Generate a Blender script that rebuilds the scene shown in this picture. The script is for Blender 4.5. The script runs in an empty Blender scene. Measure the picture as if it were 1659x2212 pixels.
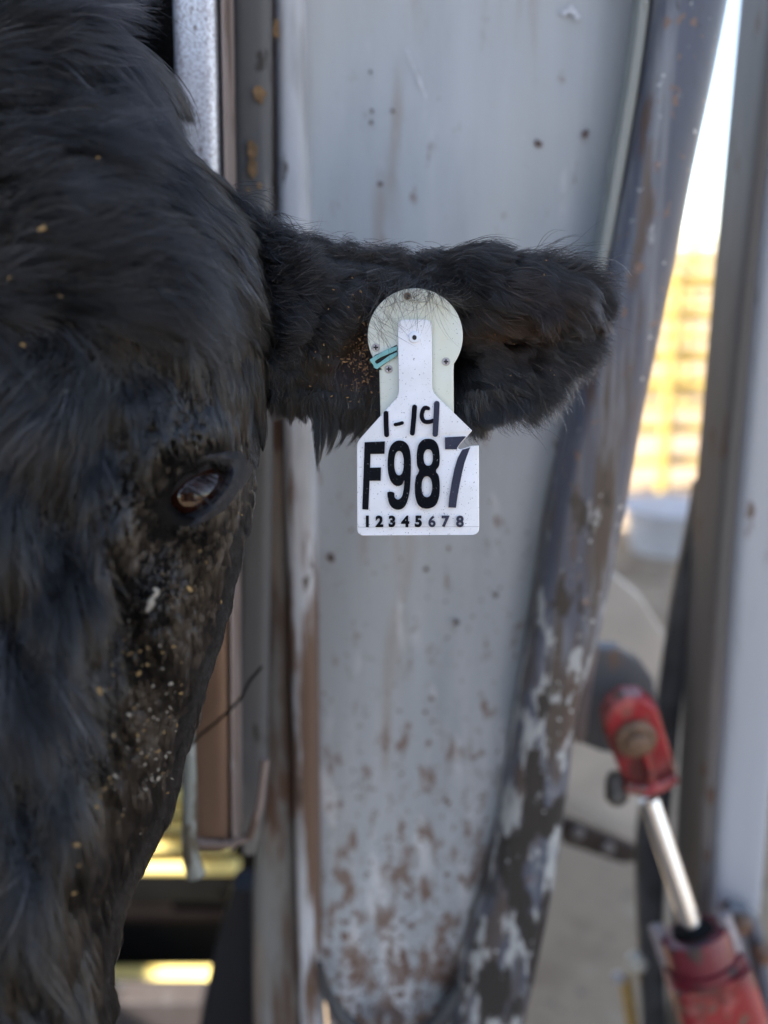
import bpy, math, random
import numpy as np
from mathutils import Vector

random.seed(7)
RNG = np.random.default_rng(7)
SC = bpy.context.scene
COL = SC.collection

# ------------------------------------------------------------------ camera
PITCH = math.radians(15)
CAM = np.array([0.0, 0.0, 1.45])
K = (36.0 / 35.0) / 2212.0            # metres per picture unit per metre of depth
SP, CP = math.sin(PITCH), math.cos(PITCH)
cam_d = bpy.data.cameras.new('camera')
cam_o = bpy.data.objects.new('camera', cam_d)
COL.objects.link(cam_o)
cam_o.location = CAM
cam_o.rotation_euler = (math.radians(90) - PITCH, 0, 0)
cam_d.sensor_fit = 'VERTICAL'
cam_d.sensor_height = 36
cam_d.lens = 35
cam_d.clip_start = 0.02
cam_d.clip_end = 3000
cam_d.dof.use_dof = True
cam_d.dof.focus_distance = 0.535
cam_d.dof.aperture_fstop = 3.3
SC.camera = cam_o

# ------------------------------------------------------------------ sky and sun
SUN_EL, SUN_AZ = math.radians(36), math.radians(250)      # azimuth clockwise from +Y
w = bpy.data.worlds.new('World'); SC.world = w; w.use_nodes = True
nt = w.node_tree
sky = nt.nodes.new('ShaderNodeTexSky'); sky.sky_type = 'NISHITA'; sky.sun_disc = False
sky.sun_elevation = SUN_EL; sky.sun_rotation = SUN_AZ
sky.air_density = .8; sky.ozone_density = 2.0; sky.dust_density = .0
hsv = nt.nodes.new('ShaderNodeHueSaturation'); hsv.inputs['Saturation'].default_value = .72
nt.links.new(sky.outputs[0], hsv.inputs['Color']); nt.links.new(hsv.outputs[0], nt.nodes['Background'].inputs[0])
nt.nodes['Background'].inputs[1].default_value = 0.09
sl = bpy.data.lights.new('sun', 'SUN'); sl.energy = 5.0; sl.angle = math.radians(0.5); sl.color = (1, .94, .86)
so = bpy.data.objects.new('sun', sl); COL.objects.link(so)
sd = Vector((math.sin(SUN_AZ) * math.cos(SUN_EL), math.cos(SUN_AZ) * math.cos(SUN_EL), math.sin(SUN_EL)))
so.rotation_euler = sd.to_track_quat('Z', 'Y').to_euler()
so.location = (-3, -5, 9)
SC.view_settings.view_transform = 'Standard'
SC.view_settings.look = 'None'
SC.view_settings.exposure = 2.34
SC.view_settings.gamma = 1
SC.render.engine = 'CYCLES'
SC.cycles.max_bounces = 8
SC.cycles.use_denoising = True
try:
    SC.cycles_curves.shape = 'RIBBONS'
    SC.cycles_curves.subdivisions = 2
except Exception:
    pass

# ------------------------------------------------------------------ helpers
def P(px, py, d):
    """point seen at picture position (px, py) at distance d along the view axis"""
    px = np.asarray(px, float); py = np.asarray(py, float); d = np.asarray(d, float)
    u = (px - 829.5) * K * d
    v = (1106 - py) * K * d
    return np.stack([u + CAM[0], CP * d + SP * v + CAM[1], -SP * d + CP * v + CAM[2]], -1)

def PY(px, py, Y):
    """same, on the upright plane Y metres ahead"""
    v = (1106 - np.asarray(py, float)) * K
    return P(px, py, np.asarray(Y, float) / (CP + v * SP))

def unP(p):
    q = p - CAM
    d = q[..., 1] * CP - q[..., 2] * SP
    v = q[..., 1] * SP + q[..., 2] * CP
    return 829.5 + q[..., 0] / (K * d), 1106 - v / (K * d), d

def link(name, verts, faces, mat, parent=None, smooth=True, base=None):
    verts = np.asarray(verts, float)
    me = bpy.data.meshes.new(name)
    off = np.zeros(3)
    if parent is not None:
        off = np.array(parent['_o']) if '_o' in parent else np.array(parent.location)
    else:
        off = verts.mean(0).copy(); off[2] = verts[:, 2].min()
    me.from_pydata([tuple(v) for v in (verts - off)], [], [tuple(int(i) for i in f) for f in faces])
    me.materials.append(mat)
    if smooth:
        me.polygons.foreach_set('use_smooth', [True] * len(me.polygons))
        try: me.set_sharp_from_angle(angle=math.radians(38))
        except Exception: pass
    me.update()
    o = bpy.data.objects.new(name, me); COL.objects.link(o)
    if parent is not None:
        o.parent = parent
        if parent.type == 'EMPTY' or True:
            pass
    else:
        o.location = off
    return o

def rootof(o):
    while o.parent: o = o.parent
    return o

class MB:
    def __init__(s): s.v = []; s.f = []
    def add(s, v, f):
        b = len(s.v)
        s.v.extend([tuple(map(float, p)) for p in v]); s.f.extend([tuple(int(i) + b for i in q) for q in f]); return s
    def build(s, name, mat, parent=None, smooth=True, bevel=0):
        # all parts are stored relative to the thing's base
        verts = np.array(s.v)
        if parent is not None:
            off = np.array(rootof(parent).location)
        else:
            off = verts.mean(0).copy(); off[2] = verts[:, 2].min()
        me = bpy.data.meshes.new(name)
        me.from_pydata([tuple(v) for v in (verts - off)], [], s.f)
        me.materials.append(mat)
        if smooth:
            me.polygons.foreach_set('use_smooth', [True] * len(me.polygons))
            me.set_sharp_from_angle(angle=math.radians(38))
        o = bpy.data.objects.new(name, me); COL.objects.link(o)
        if parent is not None: o.parent = parent
        else: o.location = off
        if bevel:
            m = o.modifiers.new('bevel', 'BEVEL'); m.width = bevel; m.segments = 3; m.limit_method = 'ANGLE'
            m.angle_limit = math.radians(40)
        return o

def tag(o, label, cat, group=None, kind=None):
    if label: o['label'] = label
    if cat: o['category'] = cat
    if group: o['group'] = group
    if kind: o['kind'] = kind
    return o

def thing(name, loc, label, cat, group=None):
    e = bpy.data.objects.new(name, None); COL.objects.link(e)
    e.location = tuple(float(x) for x in loc); e.empty_display_size = .05
    return tag(e, label, cat, group)

def loft(rings, cap=True):
    """rings: list of (n,3) arrays"""
    m = len(rings); n = len(rings[0])
    v = np.concatenate(rings); f = []
    for i in range(m - 1):
        for j in range(n):
            k = (j + 1) % n
            f.append((i * n + j, i * n + k, (i + 1) * n + k, (i + 1) * n + j))
    if cap:
        f.append(tuple(range(n - 1, -1, -1))); f.append(tuple((m - 1) * n + j for j in range(n)))
    return v, f

def superell(n, e, a=1, b=1):
    t = np.linspace(0, 2 * np.pi, n, endpoint=False) + np.pi / n
    c, s = np.cos(t), np.sin(t)
    return np.stack([a * np.sign(c) * np.abs(c) ** (2 / e), b * np.sign(s) * np.abs(s) ** (2 / e)], 1)

def smooth_rows(rows, step=30):
    rows = np.array(rows, float)
    ys = np.arange(rows[0, 0], rows[-1, 0] + step * .5, step)
    out = [ys] + [np.interp(ys, rows[:, 0], rows[:, i]) for i in range(1, rows.shape[1])]
    a = np.array(out).T
    for _ in range(4):
        b = a.copy(); b[1:-1, 1:] = (a[:-2, 1:] + 2 * a[1:-1, 1:] + a[2:, 1:]) / 4; a = b
    return a

def column(rows, Y, hd, e=4, n=40, wob=0.0):
    """upright bar whose sides pass rows (py, left, right); half depth hd, front face at Y"""
    rings = []
    q = superell(n, e)
    for i, r in enumerate(smooth_rows(rows)):
        c = PY((r[1] + r[2]) / 2, r[0], Y + hd); L = PY(r[1], r[0], Y + hd); R = PY(r[2], r[0], Y + hd)
        hw = (R[0] - L[0]) / 2
        ring = np.zeros((n, 3)); ring[:, 0] = c[0] + q[:, 0] * hw; ring[:, 1] = c[1] + q[:, 1] * hd; ring[:, 2] = c[2]
        if wob: ring[:, :2] += wob * math.sin(i * .9) * .3 + wob * (random.random() - .5)
        rings.append(ring)
    return loft(rings)

def frame_from(axis):
    a = Vector(axis).normalized()
    t = Vector((0, -1, 0)) if abs(a.y) < .9 else Vector((1, 0, 0))
    x = a.cross(t).normalized(); y = a.cross(x).normalized()
    return np.array(a), np.array(x), np.array(y)

def lathe(p0, axis, prof, n=48, e=2):
    """prof: list of (dist along axis, radius)"""
    a, x, y = frame_from(axis); q = superell(n, e)
    rings = [np.array(p0) + a * h + r * (q[:, :1] * x + q[:, 1:] * y) for h, r in prof]
    return loft(rings)

def tube(pts, r, n=12):
    pts = [np.array(p, float) for p in pts]; rings = []
    rr = r if hasattr(r, '__len__') else [r] * len(pts)
    up = None
    for i, p in enumerate(pts):
        t = pts[min(i + 1, len(pts) - 1)] - pts[max(i - 1, 0)]; t /= np.linalg.norm(t)
        if up is None:
            up = np.cross(t, [0.3, 1, .2]); up /= np.linalg.norm(up)
        up = up - t * np.dot(up, t); up /= np.linalg.norm(up); s = np.cross(t, up)
        a = np.linspace(0, 2 * np.pi, n, endpoint=False)[:, None]
        rings.append(p + rr[i] * (np.cos(a) * up + np.sin(a) * s))
    return loft(rings)

def box(lo, hi):
    x0, y0, z0 = lo; x1, y1, z1 = hi
    v = [(x0,y0,z0),(x1,y0,z0),(x1,y1,z0),(x0,y1,z0),(x0,y0,z1),(x1,y0,z1),(x1,y1,z1),(x0,y1,z1)]
    return v, [(0,3,2,1),(4,5,6,7),(0,1,5,4),(1,2,6,5),(2,3,7,6),(3,0,4,7)]

def extrude_poly(pts3, back):
    """pts3: planar outline, back: vector"""
    n = len(pts3); v = np.concatenate([pts3, pts3 + np.array(back)])
    f = [tuple(range(n - 1, -1, -1)), tuple(range(n, 2 * n))]
    for i in range(n):
        j = (i + 1) % n; f.append((i, j, n + j, n + i))
    return v, f

# ------------------------------------------------------------------ materials
def new_mat(name):
    m = bpy.data.materials.new(name); m.use_nodes = True
    return m, m.node_tree, m.node_tree.nodes['Principled BSDF']

def simple(name, col, rough=.5, metal=0, noise=0, scale=20, bump=0, spec=.5, coat=0):
    m, nt, b = new_mat(name)
    b.inputs['Roughness'].default_value = rough; b.inputs['Metallic'].default_value = metal
    b.inputs['Specular IOR Level'].default_value = spec; b.inputs['Coat Weight'].default_value = coat
    b.inputs['Base Color'].default_value = (*col, 1)
    if noise or bump:
        g = nt.nodes.new('ShaderNodeNewGeometry')
        n = nt.nodes.new('ShaderNodeTexNoise'); n.inputs['Scale'].default_value = scale; n.inputs['Detail'].default_value = 8
        nt.links.new(g.outputs['Position'], n.inputs['Vector'])
        if noise:
            r = nt.nodes.new('ShaderNodeValToRGB')
            r.color_ramp.elements[0].position = .3; r.color_ramp.elements[1].position = .7
            r.color_ramp.elements[0].color = (*[c * (1 - noise) for c in col], 1)
            r.color_ramp.elements[1].color = (*[min(1, c * (1 + noise)) for c in col], 1)
            nt.links.new(n.outputs[0], r.inputs[0]); nt.links.new(r.outputs[0], b.inputs['Base Color'])
        if bump:
            bp = nt.nodes.new('ShaderNodeBump'); bp.inputs['Strength'].default_value = bump; bp.inputs['Distance'].default_value = .002
            nt.links.new(n.outputs[0], bp.inputs['Height']); nt.links.new(bp.outputs[0], b.inputs['Normal'])
    return m

def painted(name, base, layers, rough=.45, metal=0, streak=.12, spec=.5, bump=.4, streakz=4, streaks=40):
    """paint with wear. layers: (colour, noise scale, z squash, threshold, softness, (z0,t0,z1,t1) height-dependent threshold or None)"""
    m, nt, b = new_mat(name); N = nt.nodes; L = nt.links
    g = N.new('ShaderNodeNewGeometry')
    sep = N.new('ShaderNodeSeparateXYZ'); L.new(g.outputs['Position'], sep.inputs[0])
    def noise(scale, zs, det=6, seed=0.0, rgh=.6):
        mp = N.new('ShaderNodeMapping'); mp.inputs['Scale'].default_value = (1, 1, zs)
        mp.inputs['Location'].default_value = (seed, seed * 1.7, seed * .6)
        L.new(g.outputs['Position'], mp.inputs[0])
        n = N.new('ShaderNodeTexNoise'); n.inputs['Scale'].default_value = scale; n.inputs['Detail'].default_value = det
        n.inputs['Roughness'].default_value = rgh
        L.new(mp.outputs[0], n.inputs['Vector']); return n.outputs[0]
    cur = N.new('ShaderNodeMixRGB'); cur.blend_type = 'MIX'
    cur.inputs[1].default_value = (*[c * (1 - streak) for c in base], 1)
    cur.inputs[2].default_value = (*[min(1, c * (1 + streak)) for c in base], 1)
    L.new(noise(streaks, streakz / 40.0, 8, 3.1), cur.inputs[0])
    out = cur.outputs[0]
    rsum = None
    for i, ly in enumerate(layers):
        c, sc, zs, th, sf = ly[:5]; grad = ly[5] if len(ly) > 5 else None
        nz = noise(sc, zs, 7, 7.3 * (i + 1) + len(name))
        mr = N.new('ShaderNodeMapRange'); mr.interpolation_type = 'SMOOTHSTEP'
        L.new(nz, mr.inputs['Value'])
        mr.inputs['From Min'].default_value = th; mr.inputs['From Max'].default_value = th + sf
        if grad:
            z0, t0, z1, t1 = grad
            a = N.new('ShaderNodeMapRange'); L.new(sep.outputs[2], a.inputs['Value'])
            a.inputs['From Min'].default_value = z0; a.inputs['From Max'].default_value = z1
            a.inputs['To Min'].default_value = t0; a.inputs['To Max'].default_value = t1
            L.new(a.outputs[0], mr.inputs['From Min'])
            ad = N.new('ShaderNodeMath'); ad.operation = 'ADD'; ad.inputs[1].default_value = sf
            L.new(a.outputs[0], ad.inputs[0]); L.new(ad.outputs[0], mr.inputs['From Max'])
        mx = N.new('ShaderNodeMixRGB'); L.new(mr.outputs[0], mx.inputs[0]); L.new(out, mx.inputs[1])
        mx.inputs[2].default_value = (*c, 1); out = mx.outputs[0]
    L.new(out, b.inputs['Base Color'])
    b.inputs['Roughness'].default_value = rough; b.inputs['Metallic'].default_value = metal
    b.inputs['Specular IOR Level'].default_value = spec
    bp = N.new('ShaderNodeBump'); bp.inputs['Strength'].default_value = bump; bp.inputs['Distance'].default_value = .002
    L.new(noise(60, .6, 8, 1.0), bp.inputs['Height']); L.new(bp.outputs[0], b.inputs['Normal'])
    return m

def H(py, Y):      # height of a picture row on the plane Y
    return float(PY(800, py, Y)[2])

RUST = (.13, .065, .04); RUST2 = (.20, .11, .06); WHITEP = (.50, .52, .52)
YP = 0.83
M_panel = painted('gate_panel_paint', (.405, .435, .455), [
    ((.325, .355, .375), 9, .25, .50, .2), ((.52, .535, .55), 16, .12, .52, .25), ((.33, .31, .29), 26, .10, .58, .15),
    ((.60, .61, .62), 45, .22, .56, .14, (H(2200, YP), .43, H(1000, YP), .64)),
    ((.22, .165, .14), 70, .45, .60, .14, (H(2200, YP), .43, H(1050, YP), .61)),
    (RUST, 150, .8, .66, .05, (H(2200, YP), .53, H(700, YP), .70)),
    ((.07, .045, .03), 42, 1, .715, .03),
], rough=.42, streak=.14)
M_pipe = painted('gate_pipe_paint', (.085, .095, .125), [
    ((.22, .23, .25), 30, .07, .50, .15),
    ((.10, .072, .06), 36, .14, .53, .08),
    ((.20, .13, .10), 90, .8, .62, .05),
    ((.085, .068, .058), 34, .10, .5, .12, (H(1100, YP), .49, H(250, YP), .64)),
    ((.40, .41, .40), 62, .35, .60, .07, (H(1450, YP), .49, H(1000, YP), .66)),
    ((.035, .032, .03), 36, .35, .60, .05, (H(2000, YP), .47, H(500, YP), .64)),
    ((.50, .51, .50), 110, 1, .66, .03),
], rough=.38, streak=.2)
M_flange = painted('flange_paint', (.55, .57, .60), [
    ((.34, .35, .36), 20, .2, .5, .2),
    ((.16, .10, .07), 24, .10, .60, .06, (H(1800, YP), .42, H(300, YP), .60)),
    ((.09, .07, .055), 50, .3, .60, .05),
], rough=.45)
M_flange_side = painted('flange_side_rust', (.23, .185, .15), [
    ((.40, .38, .34), 28, .14, .57, .08), ((.09, .06, .045), 22, .10, .50, .10),
    ((.19, .19, .18), 22, .12, .52, .1),
    ((.10, .055, .035), 30, .2, .55, .06),
], rough=.6)
M_lip = painted('edge_strip_paint', (.26, .28, .26), [((.10, .085, .06), 60, .3, .56, .06), ((.45, .46, .44), 45, .4, .64, .04)], rough=.45)
M_rubber = painted('rubber_strip', (.10, .10, .10), [
    ((.17, .165, .155), 50, .12, .55, .1),
    ((.42, .25, .11), 26, .6, .67, .05),
    ((.03, .025, .02), 60, .3, .62, .05)], rough=.62)
M_galv = painted('galvanised_steel', (.74, .76, .80), [
    ((.46, .44, .46), 600, .8, .46, .10),
    ((.22, .16, .14), 420, .5, .60, .05, (H(1900, .7), .50, H(300, .7), .62)),
    ((.20, .125, .085), 16, .2, .50, .12, (H(1300, .7), .30, H(700, .7), .80))], rough=.40, metal=.3, streak=.08)
M_brownedge = painted('rusty_lip_steel', (.24, .19, .17), [((.12, .08, .06), 60, .2, .52, .08), ((.4, .38, .37), 50, .2, .62, .05)], rough=.5)
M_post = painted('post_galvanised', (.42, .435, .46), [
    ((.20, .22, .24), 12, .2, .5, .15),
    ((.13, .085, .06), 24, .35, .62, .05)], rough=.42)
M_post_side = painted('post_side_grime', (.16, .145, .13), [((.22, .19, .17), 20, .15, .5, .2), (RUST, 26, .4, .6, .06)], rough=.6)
M_dark = simple('dark_steel', (.05, .053, .058), .5, noise=.4, scale=30, bump=.3)
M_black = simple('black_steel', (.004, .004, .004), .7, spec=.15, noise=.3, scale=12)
M_red = painted('red_hydraulic_paint', (.30, .018, .024), [
    ((.42, .10, .09), 30, .6, .51, .1), ((.16, .10, .07), 45, .6, .55, .07), ((.10, .02, .02), 12, .8, .52, .15), ((.12, .05, .04), 40, .8, .66, .05)], rough=.32, streak=.2)
M_reddark = painted('dark_red_paint', (.16, .02, .03), [((.05, .03, .03), 40, .6, .5, .1)], rough=.35)
M_chrome = simple('chrome_rod', (.66, .71, .80), .24, metal=1)
M_boltrust = simple('rusty_bolt', (.17, .10, .06), .6, noise=.4, scale=80, bump=.6)
M_yellow = painted('yellow_pen_paint', (.35, .25, .07), [((.25, .17, .05), 8, .6, .6, .1)], rough=.4)
M_yellow2 = painted('yellow_rail_paint', (.95, .74, .26), [((.8, .55, .08), 18, 1, .62, .1)], rough=.6)
M_ground = painted('dirt_ground', (.36, .27, .18), [
    ((.25, .18, .12), 3, 1, .5, .15), ((.42, .33, .23), 7, 1, .55, .15), ((.13, .11, .09), 40, 1, .62, .06)], rough=.95, spec=.1, bump=.8)
M_board = simple('weathered_board', (.60, .53, .45), .8, noise=.12, scale=15, bump=.2)
M_cream = simple('cream_paint', (.62, .60, .52), .45)
M_shade_wall = simple('shade_wall_siding', (.36, .35, .34), .8, noise=.1, scale=3)
M_brass = simple('brass_fitting', (.42, .28, .10), .4, noise=.2, scale=60)


# ================================================================== the setting
n = 60
g = MB()
gx = np.concatenate([-np.geomspace(1500, 1, 20), np.linspace(-.8, .8, 5), np.geomspace(1, 1500, 20)])
gy = np.concatenate([-np.geomspace(300, 1, 12), np.linspace(-.8, 4, 14), np.geomspace(4.5, 2500, 24)])
vv = [(x, y, 0.0) for y in gy for x in gx]; nx = len(gx)
g.add(vv, [(j * nx + i, j * nx + i + 1, (j + 1) * nx + i + 1, (j + 1) * nx + i) for j in range(len(gy) - 1) for i in range(nx - 1)])
tag(g.build('ground', M_ground), 'pale dry dirt ground behind and below the chute', 'ground', kind='structure')

# unseen wall added left of the chute to shade everything near
bw = thing('added_shade_wall', (-3.15, 0, 0), 'tall grey wall out of view, added to throw shade on the chute', 'barn wall')
wy0, wy1, wz0, wz1 = .20, 1.25, 2.05, 2.62            # opening added in the wall to throw a sunbeam on the rails
m = MB(); m.add(*box((-3.3, -4.0, 0), (-3.0, wy0, 4.7))); m.add(*box((-3.3, wy1, 0), (-3.0, 3.4, 4.7)))
m.add(*box((-3.3, wy0, 0), (-3.0, wy1, wz0))); m.add(*box((-3.3, wy0, wz1), (-3.0, wy1, 4.7))); m.build('wall', M_shade_wall, bw, smooth=False)
m = MB()
for lo, hi in (((-2.995, wy0 - .08, wz0 - .08), (-2.96, wy1 + .08, wz0)), ((-2.995, wy0 - .08, wz1), (-2.96, wy1 + .08, wz1 + .08)), ((-2.994, wy0 - .08, wz0), (-2.961, wy0, wz1)), ((-2.994, wy1, wz0), (-2.961, wy1 + .08, wz1))): m.add(*box(lo, hi))
m.build('beam_opening_frame', M_cream, bw, smooth=False)
rb = MB()
for i in range(24):
    y = -4.0 + i * .305
    if wy0 - .16 < y < wy1 + .12: continue
    rb.add(*box((-3.0, y, 0.02), (-2.97, y + .04, 4.65)))
rb.build('batten', M_shade_wall, bw, smooth=False)['kind'] = 'stuff'

# unseen tan shed added behind the camera for reflections in eye and metal
sh = thing('reflection_shed', (1.6, -8, 0), 'tan shed out of view, added for the reflection in the eye', 'shed')
M_shed = simple('tan_siding', (.50, .33, .18), .7, noise=.15, scale=2)
MB().add(*box((-.6, -9.6, 0), (3.8, -7.2, 2.5))).build('wall', M_shed, sh, smooth=False)
rv_ = [(-.9, -7.0, 2.5), (4.1, -7.0, 2.5), (4.1, -9.8, 2.5), (-.9, -9.8, 2.5), (-.9, -8.4, 3.4), (4.1, -8.4, 3.4)]
MB().add(rv_, [(0, 1, 5, 4), (2, 3, 4, 5), (1, 2, 5), (3, 0, 4), (3, 2, 1, 0)]).build('roof', simple('shed_roof', (.10, .11, .13), .5), sh, smooth=False)
MB().add(*box((.4, -7.199, 0), (1.5, -7.15, 2.05))).build('door', simple('shed_door', (.03, .04, .06), .6), sh, smooth=False)
# ---- far yellow pen panels
def pen_panel(Y, x0, x1, z0, z1, label, rails=7, mat=M_yellow):
    t = thing('pen_panel', ((x0 + x1) / 2, Y, 0), label, 'pen panel', 'yellow pen panels beyond the chute')
    for i in range(rails):
        z = z0 + (z1 - z0) * i / (rails - 1)
        m = MB(); m.add(*tube([(x0, Y, z), ((x0 + x1) / 2, Y, z), (x1, Y, z)], .024, 12)); m.build('rail', mat, t)
    nx = 7 if Y < 6 else 2
    for i in range(nx + 1):
        x = x0 + (x1 - x0) * i / nx
        m = MB(); m.add(*tube([(x, Y - .03, 0.0), (x, Y - .03, z1 / 2), (x, Y - .03, z1 + .04)], .032, 12)); m.build('post', mat, t)
    return t
pen_panel(5.6, .55, 3.0, .25, 1.28, 'yellow tubular pen panel nearest behind the hydraulic cylinder', 6)
pen_panel(6.6, 1.0, 4.2, .25, 1.35, 'second yellow tubular pen panel standing further back', 8)
pen_panel(9.5, .8, 4.9, .25, 1.5, 'farthest yellow tubular pen panel in front of the horizon', 8)
m = MB(); ct = PY(1460, 1090, 4.6)
t = thing('feed_tub', (float(ct[0]), 4.7, 0), 'low white tub on the ground in front of the yellow pens', 'tub')
m.add(*lathe((ct[0], 4.7, 0), (0, 0, 1), [(0, .17), (.02, .18), (.20, .21), (.22, .225), (.225, .21), (.06, .17)], 40)); m.build('tub_body', simple('tub_plastic', (.6, .6, .62), .5, noise=.1, scale=8), t)
m = MB(); m.add(*lathe((ct[0], 4.7, .212), (0, 0, 1), [(0, .23), (.010, .24), (.018, .23)], 40)); m.build('rim', simple('tub_rim', (.5, .5, .52), .5, noise=.1, scale=8), t)

# ================================================================== gate: panel, flange, pipe
gate = thing('head_gate', (*PY(900, 1106, YP)[:2], 0), 'large grey painted steel head gate panel with rust spots and chipped edge pipe', 'gate panel')
rows = smooth_rows([(-900, 640, 1600), (0, 652, 1425), (300, 655, 1380), (550, 660, 1335), (862, 668, 1265), (1088, 676, 1215), (1338, 682, 1175),
                    (1525, 686, 1150), (1825, 692, 1105), (2025, 696, 1050), (2175, 705, 990), (2400, 730, 900)], 25)
S = np.concatenate([np.linspace(0, .9, 24), np.linspace(.92, 1, 12)])
fr = []; bk = []
for r in rows:
    L_, R_ = r[1], r[2]
    px = L_ + (R_ - L_) * S
    y = YP + .022 * np.clip((S - .80) / .2, 0, 1) ** 2 + .004 * np.sin(S * 9 + r[0] * .002) + .002 * np.sin(r[0] * .008 + S * 3)
    fr.append(PY(px, np.full_like(px, r[0]), y)); bk.append(PY(px, np.full_like(px, r[0]), y + .006))
fr = np.array(fr); bk = np.array(bk)
a_, b_ = fr.shape[:2]
v = np.concatenate([fr.reshape(-1, 3), bk.reshape(-1, 3)]); f = []
o_ = a_ * b_
for i in range(a_ - 1):
    for j in range(b_ - 1):
        q = (i * b_ + j, (i + 1) * b_ + j, (i + 1) * b_ + j + 1, i * b_ + j + 1)
        f.append(q); f.append(tuple(o_ + k for k in q[::-1]))
for i in range(a_ - 1):
    for j in (0, b_ - 1):
        f.append((i * b_ + j, o_ + i * b_ + j, o_ + (i + 1) * b_ + j, (i + 1) * b_ + j))
MB().add(v, f).build('sheet', M_panel, gate)
# paint scratches, drips and pits on the sheet
def smear(name, pts, ws, mat, Y=YP - .0012):
    pts = np.array(catmull_open(pts)); n_ = len(pts); t = np.gradient(pts, axis=0); t /= np.linalg.norm(t, axis=1, keepdims=True)
    nr_ = np.stack([-t[:, 1], t[:, 0]], 1); w_ = np.interp(np.linspace(0, 1, n_), np.linspace(0, 1, len(ws)), ws)[:, None] * (1 + .35 * RNG.normal(0, 1, (n_, 1))).clip(.3, 2)
    v = np.concatenate([PY(*(pts + nr_ * w_ / 2).T, Y), PY(*(pts - nr_ * w_ / 2).T, Y)]); return v, [(i, i + 1, n_ + i + 1, n_ + i) for i in range(n_ - 1)]
def catmull_open(p, n=8):
    p = np.array(p, float); N = len(p); out = []
    for i in range(N - 1):
        a, b, c, d = p[max(i - 1, 0)], p[i], p[i + 1], p[min(i + 2, N - 1)]
        for t in np.linspace(0, 1, n, endpoint=False): out.append(.5 * ((2 * b) + (-a + c) * t + (2 * a - 5 * b + 4 * c - d) * t * t + (-a + 3 * b - 3 * c + d) * t ** 3))
    return out + [p[-1]]
sc = MB()
for pts_, ws_ in (([(878, 105), (912, 190), (940, 265), (962, 330)], [3, 5, 8, 12]), ([(955, 290), (964, 340), (962, 388)], [8, 12, 9]), ([(884, 1200), (887, 1240), (884, 1284)], [9, 18, 12]), ([(1215, 30), (1235, 22), (1250, 40)], [10, 16, 8]),
                  ([(1020, 1050), (1014, 1080)], [5, 6]), ([(700, 1830), (760, 1850), (850, 1862)], [6, 5, 3]), ([(880, 1990), (930, 1960), (985, 1930)], [4, 8, 4]), ([(720, 2040), (800, 2060)], [5, 3]), ([(1065, 150), (1100, 250), (1130, 300)], [3, 5, 3])):
    sc.add(*smear('s', pts_, ws_, None))
sc.build('paint_scratch', simple('pale_scratch', (.56, .59, .63), .5, noise=.15, scale=150), gate)['kind'] = 'stuff'
pt = MB()
for (x_, y_, r_) in ((803, 240, 4), (868, 372, 6), (820, 397, 6), (1163, 310, 8), (1265, 288, 8), (1062, 37, 7), (800, 155, 4), (848, 240, 4), (802, 265, 4), (715, 1205, 10), (800, 1345, 9), (715, 1330, 9), (808, 1400, 10), (1072, 1285, 6), (920, 1230, 6), (985, 1345, 8)):
    c_ = PY(x_, y_, YP - .0013); rr_ = r_ * K * .85; a_l = np.linspace(0, 6.28, 9, endpoint=False)
    pt.add([(c_[0] + math.cos(a) * rr_ * RNG.uniform(.6, 1.2), c_[1], c_[2] + math.sin(a) * rr_ * RNG.uniform(.6, 1.3)) for a in a_l], [tuple(range(9))])
pt.build('rust_pit', simple('rust_pit', (.10, .07, .06), .7, noise=.3, scale=200), gate)['kind'] = 'stuff'
MB().add(*column([(-900, 1500, 1720), (0, 1396, 1562), (175, 1370, 1528), (375, 1338, 1484), (560, 1302, 1450), (738, 1262, 1412), (888, 1226, 1380), (1088, 1180, 1346),
                  (1238, 1158, 1312), (1378, 1138, 1286), (1473, 1122, 1250), (1525, 1112, 1240), (1700, 1084, 1220), (1850, 1056, 1200), (2025, 1004, 1166), (2212, 960, 1125), (2500, 890, 1060)],
                 YP - .045, .032, 3.2)).build('edge_pipe', M_pipe, gate)
MB().add(*column([(-900, 1470, 1500), (0, 1374, 1398), (175, 1350, 1376), (375, 1316, 1342), (560, 1284, 1310), (738, 1246, 1268)], YP - .035, .012, 5)).build('edge_strip', M_lip, gate)
MB().add(*column([(-900, 585, 652), (0, 596, 662), (500, 600, 672), (1000, 612, 684), (1500, 630, 690), (1900, 640, 694), (2200, 650, 700), (2500, 680, 740)], YP - .022, .018, 3)).build('flange', M_flange, gate)
MB().add(*column([(-900, 570, 606), (0, 578, 612), (500, 582, 616), (1000, 584, 640), (1500, 578, 645), (1830, 556, 652), (2050, 552, 662), (2212, 556, 668), (2500, 570, 690)], YP - .010, .05, 4)).build('flange_side', M_flange_side, gate)
# curved lower frame of the panel
MB().add(*tube([PY(x, y, YP - .03) for x, y in ((690, 2080), (700, 2130), (730, 2190), (790, 2250), (870, 2255), (940, 2215), (1000, 2130))], [.003, .005, .007, .009, .009, .009, .006], 14)).build('lower_rim', M_dark, gate)

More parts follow.
